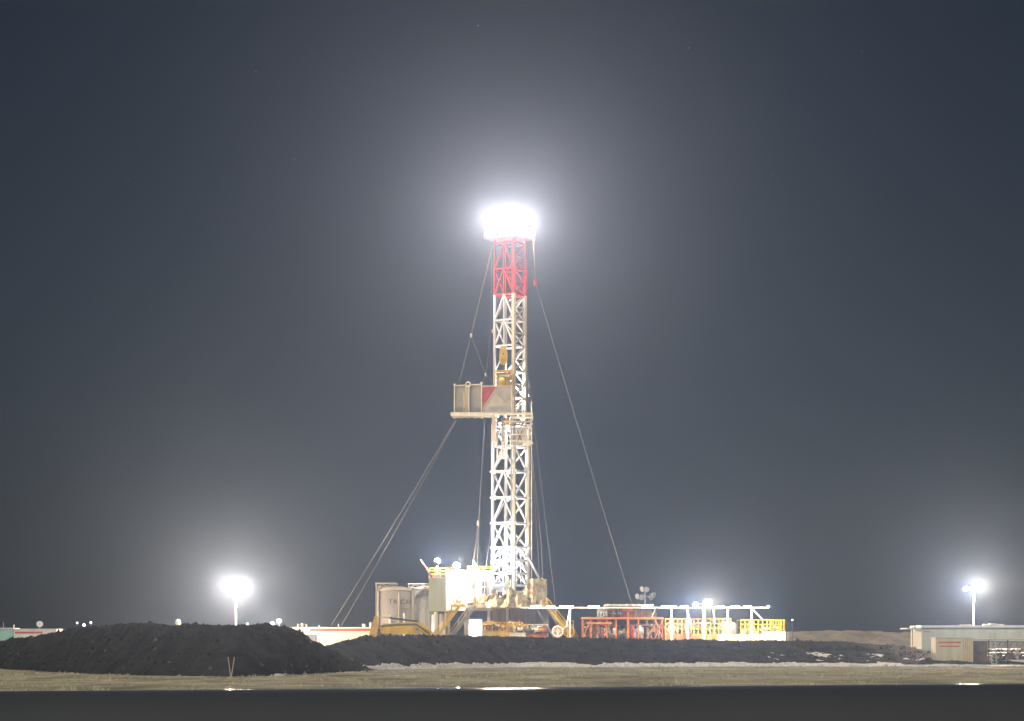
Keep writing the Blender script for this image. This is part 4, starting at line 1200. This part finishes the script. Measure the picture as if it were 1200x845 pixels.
MB().bx(xe(534), xe(547), EY - 1.2, EY + 1.2, 2.06, 2.4).build('counterweight', 'ochre', ex)
for dy in (-1.15, 1.15):
    pts = [(xe(500), 0.35), (xe(504), 0.05), (xe(545), 0.05), (xe(549), 0.35), (xe(546), 0.8), (xe(503), 0.8)]
    MB().prism(pts, EY + dy - .3, EY + dy + .3).build('track', 'rubber', ex)
MB().tube((xe(526), EY, 0.75), (xe(526), EY, 1.06), 0.8, n=20).build('slew_ring', 'dark', ex)

# ------------------------------------------------------------------ site buildings on the left
BY = 244.0
wb = thing('site_building', (X(395, BY), BY + 3, 0), 'long white site building with a red band under the roof edge', 'building')
def zb2(y): return Z(y, BY)
MB().bx(X(336, BY), X(441, BY), BY, BY + 6, 0, zb2(740)).build('wall', 'cream', wb)
MB().bx(X(335.5, BY), X(441.5, BY), BY - .12, BY + 6.1, zb2(736.4), zb2(735.2)).build('roof', 'white', wb)
MB().bx(X(363, BY), X(441.2, BY), BY - .06, BY - .004, zb2(739.6), zb2(736.6)).build('fascia_band', 'brick_red', wb)
MB().bx(X(336, BY), X(441.2, BY), BY, BY + 6, zb2(739.98), zb2(736.42)).build('parapet', 'cream', wb)
wd = MB().bx(X(356, BY), X(371, BY), BY - .08, BY - .004, zb2(757), zb2(743.5)).build('window', 'dark', wb)
for k in range(3):
    MB().bx(X(356.8 + 4.7 * k, BY), X(360.6 + 4.7 * k, BY), BY - .11, BY - .085, zb2(756), zb2(744.5)).build('pane', 'glass', wd)
MB().bx(X(341, BY), X(350, BY), BY - .08, BY - .004, zb2(755), zb2(740.5)).build('door', 'grey', wb)
for (x, y, w_) in ((352, 730, .10), (395, 731, .06), (372, 732, .05), (425, 731, .2), (433, 729, .13), (347, 731, .08), (357, 732, .07)):
    MB().tube((X(x, BY), BY + 2, zb2(735.2)), (X(x, BY), BY + 2, zb2(y)), w_).build('roof_vent', 'white', wb)
MB().beam((X(346, BY), BY + 2, zb2(731.5)), (X(358, BY), BY + 2, zb2(731.5)), 0.06).build('roof_rail', 'grey', wb)

VY = 232.0
def zv(y): return Z(y, VY)
tt = thing('trailer', (X(0, VY), VY + 1, 0), 'pale teal trailer at the far left edge behind the mound', 'trailer')
MB().bx(X(-40, VY), X(15.2, VY), VY, VY + 3, 0.5, zv(737)).build('body', 'teal', tt)
MB().bx(X(-40.4, VY), X(15.6, VY), VY - .08, VY + 3.1, zv(736.98), zv(735.8)).build('roof', 'white', tt)
MB().tube((X(1.5, VY), VY + 1, zv(735.8)), (X(1.5, VY), VY + 1, zv(728.5)), 0.05).build('aerial', 'grey', tt)
for x in (-30, -22): MB().tube((X(x, VY), VY - .02, 0.4), (X(x, VY), VY + .25, 0.4), 0.4, n=16).build('wheel', 'rubber', tt)
for x in (-38, 12): MB().bx(X(x, VY) - .1, X(x, VY) + .1, VY + .3, VY + .5, 0, 0.5).build('jack_leg', 'dark', tt)
t2 = thing('trailer', (X(40, VY), VY + 1, 0), 'white trailer with red lettered stripe behind the left mound', 'trailer')
MB().bx(X(16, VY), X(66, VY), VY, VY + 3, 0.5, zv(738)).build('body', 'white', t2)
MB().bx(X(15.8, VY), X(66.4, VY), VY - .08, VY + 3.1, zv(737.98), zv(736.9)).build('roof', 'white', t2)
MB().bx(X(17.5, VY), X(50, VY), VY - .03, VY - .004, zv(742.5), zv(740.2)).build('stripe', 'sign_red', t2)
for x in (22, 30): MB().tube((X(x, VY), VY - .02, 0.4), (X(x, VY), VY + .25, 0.4), 0.4, n=16).build('wheel', 'rubber', t2)
for x in (18, 60): MB().bx(X(x, VY) - .1, X(x, VY) + .1, VY + .3, VY + .5, 0, 0.5).build('jack_leg', 'dark', t2)
MB().tube((X(14.8, VY), VY + .6, zv(737)), (X(14.8, VY), VY + .6, zv(732)), 0.09).build('vent', 'white', t2)
def dish(px, py, Y, r, base, label):
    p = W(px, py, Y)
    o = thing('satellite_dish', (p.x, Y, base), label, 'satellite dish')
    MB().tube((p.x, Y + .1, base), (p.x, Y + .1, p.z), 0.05).build('pole', 'galv', o)
    a = Vector((0.25, -1, 0.5)).normalized()
    u = a.cross(Vector((0, 0, 1))).normalized(); v = u.cross(a)
    vs_, fs_ = [p - a * 0.12], []
    n = 18
    for ring_, (rr, dd) in enumerate(((0.5, -0.08), (1.0, 0.04))):
        for k in range(n):
            t = 2 * math.pi * k / n
            vs_.append(p + a * dd + (u * math.cos(t) + v * math.sin(t)) * r * rr)
    for k in range(n):
        fs_.append((0, 1 + k, 1 + (k + 1) % n))
        fs_.append((1 + k, 1 + n + k, 1 + n + (k + 1) % n, 1 + (k + 1) % n))
    d_ = MB().add(vs_, fs_).build('reflector', 'white', o, True)
    md = d_.modifiers.new('thickness', 'SOLIDIFY'); md.thickness = 0.03
    MB().tube(p, p + a * r * 0.9, 0.025).build('feed_arm', 'grey', o)
dish(46.5, 731.5, VY + 1, 0.36, zv(736.9), 'white satellite dish on the roof of the white trailer')
dish(327, 728, 240, 0.28, 0.0, 'small white satellite dish beside the bright lamp over the left mound')
fv = thing('flue_pipe', (X(208.5, 236), 236, 0), 'white rounded flue cowl poking over the top of the left mound', 'flue')
MB().tube((X(208.5, 236), 236, 0), (X(208.5, 236), 236, Z(731, 236)), 0.15).build('pipe', 'galv', fv)
MB().lathe((X(208.5, 236), 236, 0), [(0.27, Z(733, 236)), (0.29, Z(729, 236)), (0.2, Z(726.3, 236)), (0.03, Z(725.6, 236))], 16).build('cowl', 'white', fv, True)
for (x, y, r_, lab) in ((90.5, 730, .10, 'leftmost tiny yard lamp over the crest of the left mound'), (98.5, 732.5, .16, 'largest of three tiny yard lamps over the left mound'), (106.5, 729.7, .12, 'rightmost tiny yard lamp over the crest of the left mound'), (290, 731, .12, 'low yard lamp just right of the tall light tower pole'), (928.5, 726.5, .09, 'tiny yard lamp over the pale gravel mound')):
    p = W(x, y, 240)
    o = thing('yard_lamp', (p.x, 240, 0), lab, 'lamp', 'yard lamps')
    MB().tube((p.x, 240, 0), (p.x, 240, p.z - r_), 0.04).build('pole', 'dark', o)
    MB().lathe((p.x, 240, p.z), [(0.02, -r_), (r_ * .8, -r_ * .5), (r_, 0), (r_ * .8, r_ * .5), (0.02, r_)], 12).build('globe', 'small_lamp', o, True)
yl = flood(319, 731, 238, 300 * K, (1, .78, .5), 'lamp_warm', 'low bright lamp peeping over the right shoulder of the left mound', 0.25, pole_to=0.0)

# ------------------------------------------------------------------ marker stakes at the foot of the left mound
YS = F * CAMZ / (793.5 - HOR)
vs_ = thing('marker_stakes', (X(271.5, YS), YS, 0), 'two thin stakes leaning apart in a V at the foot of the left mound', 'stakes')
for x in (268, 275.5):
    MB().tube(Vector((X(271.5, YS), YS - .3, -0.1)), Vector((X(x, YS), YS - .3, Z(770, YS))), 0.035).build('stake', 'board_light', vs_)

# ------------------------------------------------------------------ shelter, container and pipe rack on the right
HY = 221.0
def zh(y): return Z(y, HY)
sh = thing('long_shelter', (X(1140, HY), HY + 3, 0), 'long pale green shelter with flat white roof at the right edge', 'shelter')
MB().bx(X(1080, HY), X(1260, HY), HY, HY + 6, 0, zh(735.5)).build('wall', 'shed', sh)
MB().bx(X(1079, HY), X(1261, HY), HY - .2, HY + 6.2, zh(735.45), zh(732.8)).build('roof', 'white', sh)
for k in range(12):
    x = X(1082 + 14 * k, HY)
    MB().bx(x - .05, x + .05, HY - .05, HY - .004, 0, zh(735.6)).build('wall_rib', 'shed', sh)
MB().bx(X(1063, HY), X(1078.8, HY), HY - .1, HY + 4, zh(737), zh(735.8)).build('canopy', 'white', sh)
MB().bx(X(1069.2, HY), X(1070.6, HY), HY + .3, HY + .5, 0, zh(737.05)).build('canopy_post', 'beige', sh)
for (a, b, y) in ((1070, 1076, 734.6), (1073.5, 1075.5, 733.6)):
    MB().bx(X(a, HY), X(b, HY), HY + 1, HY + 1.5, zh(735.8), zh(y)).build('roof_box', 'white', sh)
for (a, b, y) in ((1128, 1140, 731.8), (1155, 1178, 731.3), (1162, 1170, 730.6)):
    MB().bx(X(a, HY), X(b, HY), HY + .6, HY + 1.6, zh(732.8), zh(y)).build('roof_box', 'white', sh)
MB().bx(X(1082, HY), X(1090, HY), HY - .07, HY - .052, zh(740.2), zh(739.2)).build('plate', 'grey', sh)
for k in range(10):
    light_y = 0
CY = 207.0
def zc_(y): return Z(y, CY)
ct = thing('container', (X(1118, CY), CY + 1.2, 0), 'beige container with two red printed lines in front of the shelter', 'container')
MB().bx(X(1097, CY), X(1140, CY), CY, CY + 2.4, 0.12, zc_(748)).build('body', 'beige', ct)
MB().bx(X(1096.6, CY), X(1140.4, CY), CY - .05, CY + 2.45, zc_(747.98), zc_(746.9)).build('roof_edge', 'beige', ct)
for (a, b, y0, y1) in ((1100, 1126, 754, 751.7), (1101.5, 1124.5, 758.3, 756.6)):
    MB().bx(X(a, CY), X(b, CY), CY - .02, CY - .004, zc_(y0), zc_(y1)).build('printed_line', 'sign_red', ct)
for k in range(5):
    x = X(1129 + 2.4 * k, CY)
    MB().bx(x - .04, x + .04, CY - .06, CY - .004, 0.15, zc_(749)).build('door_bar', 'ochre', ct)
for x in (1097.5, 1127.8, 1139.6):
    MB().bx(X(x, CY) - .06, X(x, CY) + .06, CY - .04, CY - .003, 0.0, zc_(748)).build('corner_post', 'beige', ct)
rk = thing('pipe_rack', (X(1170, CY), CY + 2, 0), 'long rack of stacked dark pipes under a rail at the right edge', 'pipe rack')
MB().tube((X(1140.6, CY), CY + .3, zc_(749.2)), (X(1262, CY), CY + .3, zc_(748.6)), 0.08).build('top_rail', 'beige', rk)
MB().tube((X(1141, CY), CY + .6, zc_(752)), (X(1262, CY), CY + .6, zc_(752.4)), 0.06).build('top_rail', 'brown', rk)
for x in (1141.5, 1160.5, 1183, 1205, 1230, 1258):
    MB().bx(X(x, CY) - .06, X(x, CY) + .06, CY + .7, CY + .85, 0, zc_(749.3)).build('post', 'brown', rk)
MB().bx(X(1141, CY), X(1160, CY), CY + 1.2, CY + 3.0, 0, zc_(751)).build('bay_shade_block', 'brown', rk)  # solid block, its dark colour stands in for shade in an opening
rnd = random.Random(3)
for i in range(20):
    for j in range(5):
        x = X(1163 + 4.6 * i + 2.2 * (j % 2), CY); z = 0.2 + j * 0.33
        if rnd.random() < 0.12 * j: continue
        MB().tube((x, CY + 0.95, z), (x, CY + 5.2, z), 0.165, n=8).build('pipe', ('dark', 'brown', 'grey')[rnd.randrange(3)], rk)
MB().bx(X(1161, CY), X(1262, CY), CY + 5.4, CY + 5.5, 0, zc_(753)).build('back_board', 'board', rk)
for k in range(14):
    x = X(1166 + 6.8 * k, CY)
    MB().beam((x, CY + 1.0, zc_(757)), (x + .2, CY + 1.0, zc_(753 - k % 2)), 0.09).build('stake', 'brown', rk)
ld = thing('ladder', (X(1164.5, CY - 1), CY - 1, 0), 'pale ladder standing against the pipe rack at right', 'ladder')
for x in (1161.8, 1167.2):
    MB().beam((X(x, CY - 1), CY - 1.2, 0.1), (X(x, CY - 1), CY - .4, Z(741.5, CY - 1)), 0.08).build('side_rail', 'board_light', ld)
for k in range(11):
    t = (k + .6) / 11
    z = 0.1 + (Z(741.5, CY - 1) - 0.1) * t; y = CY - 1.2 + .8 * t
    MB().beam((X(1161.8, CY - 1), y, z), (X(1167.2, CY - 1), y, z), 0.06).build('rung', 'board_light', ld)
for (x, y, m, lab) in ((1182, 772.5, 'white', 'white bag lying on the snow by the pipe rack'), (1191, 771.2, 'beige', 'pale bag standing on the snow right of the white bag')):
    Yb = 213.0; cx_, zb_ = X(x, Yb), Z(774, Yb)
    rr = random.Random(int(x)); prof_ = [(0.22, -0.5), (0.30, 0.0), (0.34, 0.18), (0.27, 0.36), (0.10, 0.46), (0.05, 0.52)]
    mbb = MB().lathe((cx_, Yb, zb_), prof_, 14)
    for v in mbb.v:
        v += Vector((rr.uniform(-.05, .05), rr.uniform(-.05, .05), rr.uniform(-.04, .04)))
    o = mbb.build('bag', m, None, True)
    tag(o, lab, 'bag')

# ------------------------------------------------------------------ pipework, valves and hoses on the skids
def clutter(parent, x0, x1, yb, yt, Y0, Y1, n, seed, mats):
    rnd = random.Random(seed)
    for k in range(n):
        px = rnd.uniform(x0, x1); Yk = rnd.uniform(Y0, Y1); m = rnd.choice(mats); kind = rnd.random()
        zlo, zhi = Z(yb, Yk), Z(rnd.uniform(yt, yb - 3), Yk); cx_ = X(px, Yk)
        if kind < 0.35:          # elbow pipe
            L_ = rnd.uniform(0.4, 1.6) * rnd.choice((-1, 1))
            e = min(max(cx_ + L_, X(x0, Yk)), X(x1, Yk))
            MB().path([(cx_, Yk, zlo), (cx_, Yk, zhi), (e, Yk, zhi)], rnd.uniform(.04, .08), 8).build('pipe', m, parent, True)
        elif kind < 0.55:        # valve: stem and handwheel
            o = MB().tube((cx_, Yk, zlo), (cx_, Yk, zhi), .05).build('valve', m, parent)
            MB().ring((cx_, Yk - .08, zhi), rnd.uniform(.14, .24), .035, 'Y', 14, 5).build('handwheel', rnd.choice(mats), o, True)
        elif kind < 0.75:        # motor: finned barrel on a foot
            r_ = rnd.uniform(.14, .26)
            o = MB().tube((cx_ - .35, Yk, zlo + r_ + .1), (cx_ + .35, Yk, zlo + r_ + .1), r_, n=12).build('motor', m, parent, True)
            MB().bx(cx_ - .3, cx_ + .3, Yk - .15, Yk + .15, zlo, zlo + .12).build('foot', 'dark', o)
        else:                    # sagging hose
            e = min(max(cx_ + rnd.uniform(-2.2, 2.2), X(x0, Yk)), X(x1, Yk)); pts = []
            for t in range(9):
                u = t / 8
                pts.append((cx_ + (e - cx_) * u, Yk, zhi - 0.7 * (zhi - zlo) * 4 * u * (1 - u)))
            MB().path(pts, rnd.uniform(.035, .06), 6).build('hose', rnd.choice(('dark', 'rubber', 'ochre', m)), parent, True)
clutter(sk, 684, 776, 748, 728, 250.1, 252.8, 120, 1, ('cream', 'white', 'brown', 'brick_red', 'dark', 'yellow', 'grey', 'orange_red'))
clutter(sk, 700, 766, 723, 712, 250.4, 252.8, 44, 2, ('brown', 'dark', 'orange_red', 'grey', 'cream'))
clutter(ot, 781, 840, 743, 729, 249.8, 252.5, 60, 3, ('white', 'grey', 'cream', 'dark', 'blue'))
clutter(wt, 868, 918, 743, 733, 250.1, 252.5, 24, 4, ('white', 'grey', 'cream', 'dark'))
clutter(yt, 566, 596, 739, 730, 251.7, 252.0, 18, 5, ('yellow', 'ochre', 'orange_red', 'dark', 'cream'))
clutter(bm_, 618, 642, 742, 731, 251.7, 252.3, 24, 6, ('orange_red', 'cream', 'dark', 'grey', 'white'))
clutter(y2f, 597, 617, 741, 729, 251.7, 252.3, 18, 7, ('cream', 'orange_red', 'dark', 'yellow'))
clutter(sub, 550, 600, 709, 697, 255.45, 256.0, 26, 8, ('ochre', 'grey', 'dark', 'cream', 'white'))

# ------------------------------------------------------------------ a few faint stars
for (x, y, r_) in ((300, 84, 0.75), (345, 186, 0.7), (560, 30, 0.8), (807, 56, 0.85), (700, 99, 0.6), (150, 210, 0.5), (1010, 60, 0.5), (905, 205, 0.45)):
    o = MB().lathe(W(x, y, 3000), [(0.05, -r_), (r_, 0), (0.05, r_)], 8).build('star', 'star')
    tag(o, kind='structure')

# ------------------------------------------------------------------ added haze that gives the lamps their glow
hz = MB().bx(-440, 440, -80, 880, -1.4, 98).build('haze', 'white')
hm = bpy.data.materials.new('haze_air'); hm.use_nodes = True
nt = hm.node_tree; nt.nodes.clear()
out = nt.nodes.new('ShaderNodeOutputMaterial'); pv = nt.nodes.new('ShaderNodeVolumePrincipled')
pv.inputs['Color'].default_value = (0.41, 0.605, 1.0, 1)
pv.inputs['Density'].default_value = HAZE_DENSITY
pv.inputs['Anisotropy'].default_value = 0.84
nt.links.new(pv.outputs[0], out.inputs['Volume'])
hz.data.materials.clear(); hz.data.materials.append(hm)
tag(hz, 'thin haze added over the whole site for the lamp glow', 'haze', kind='stuff')
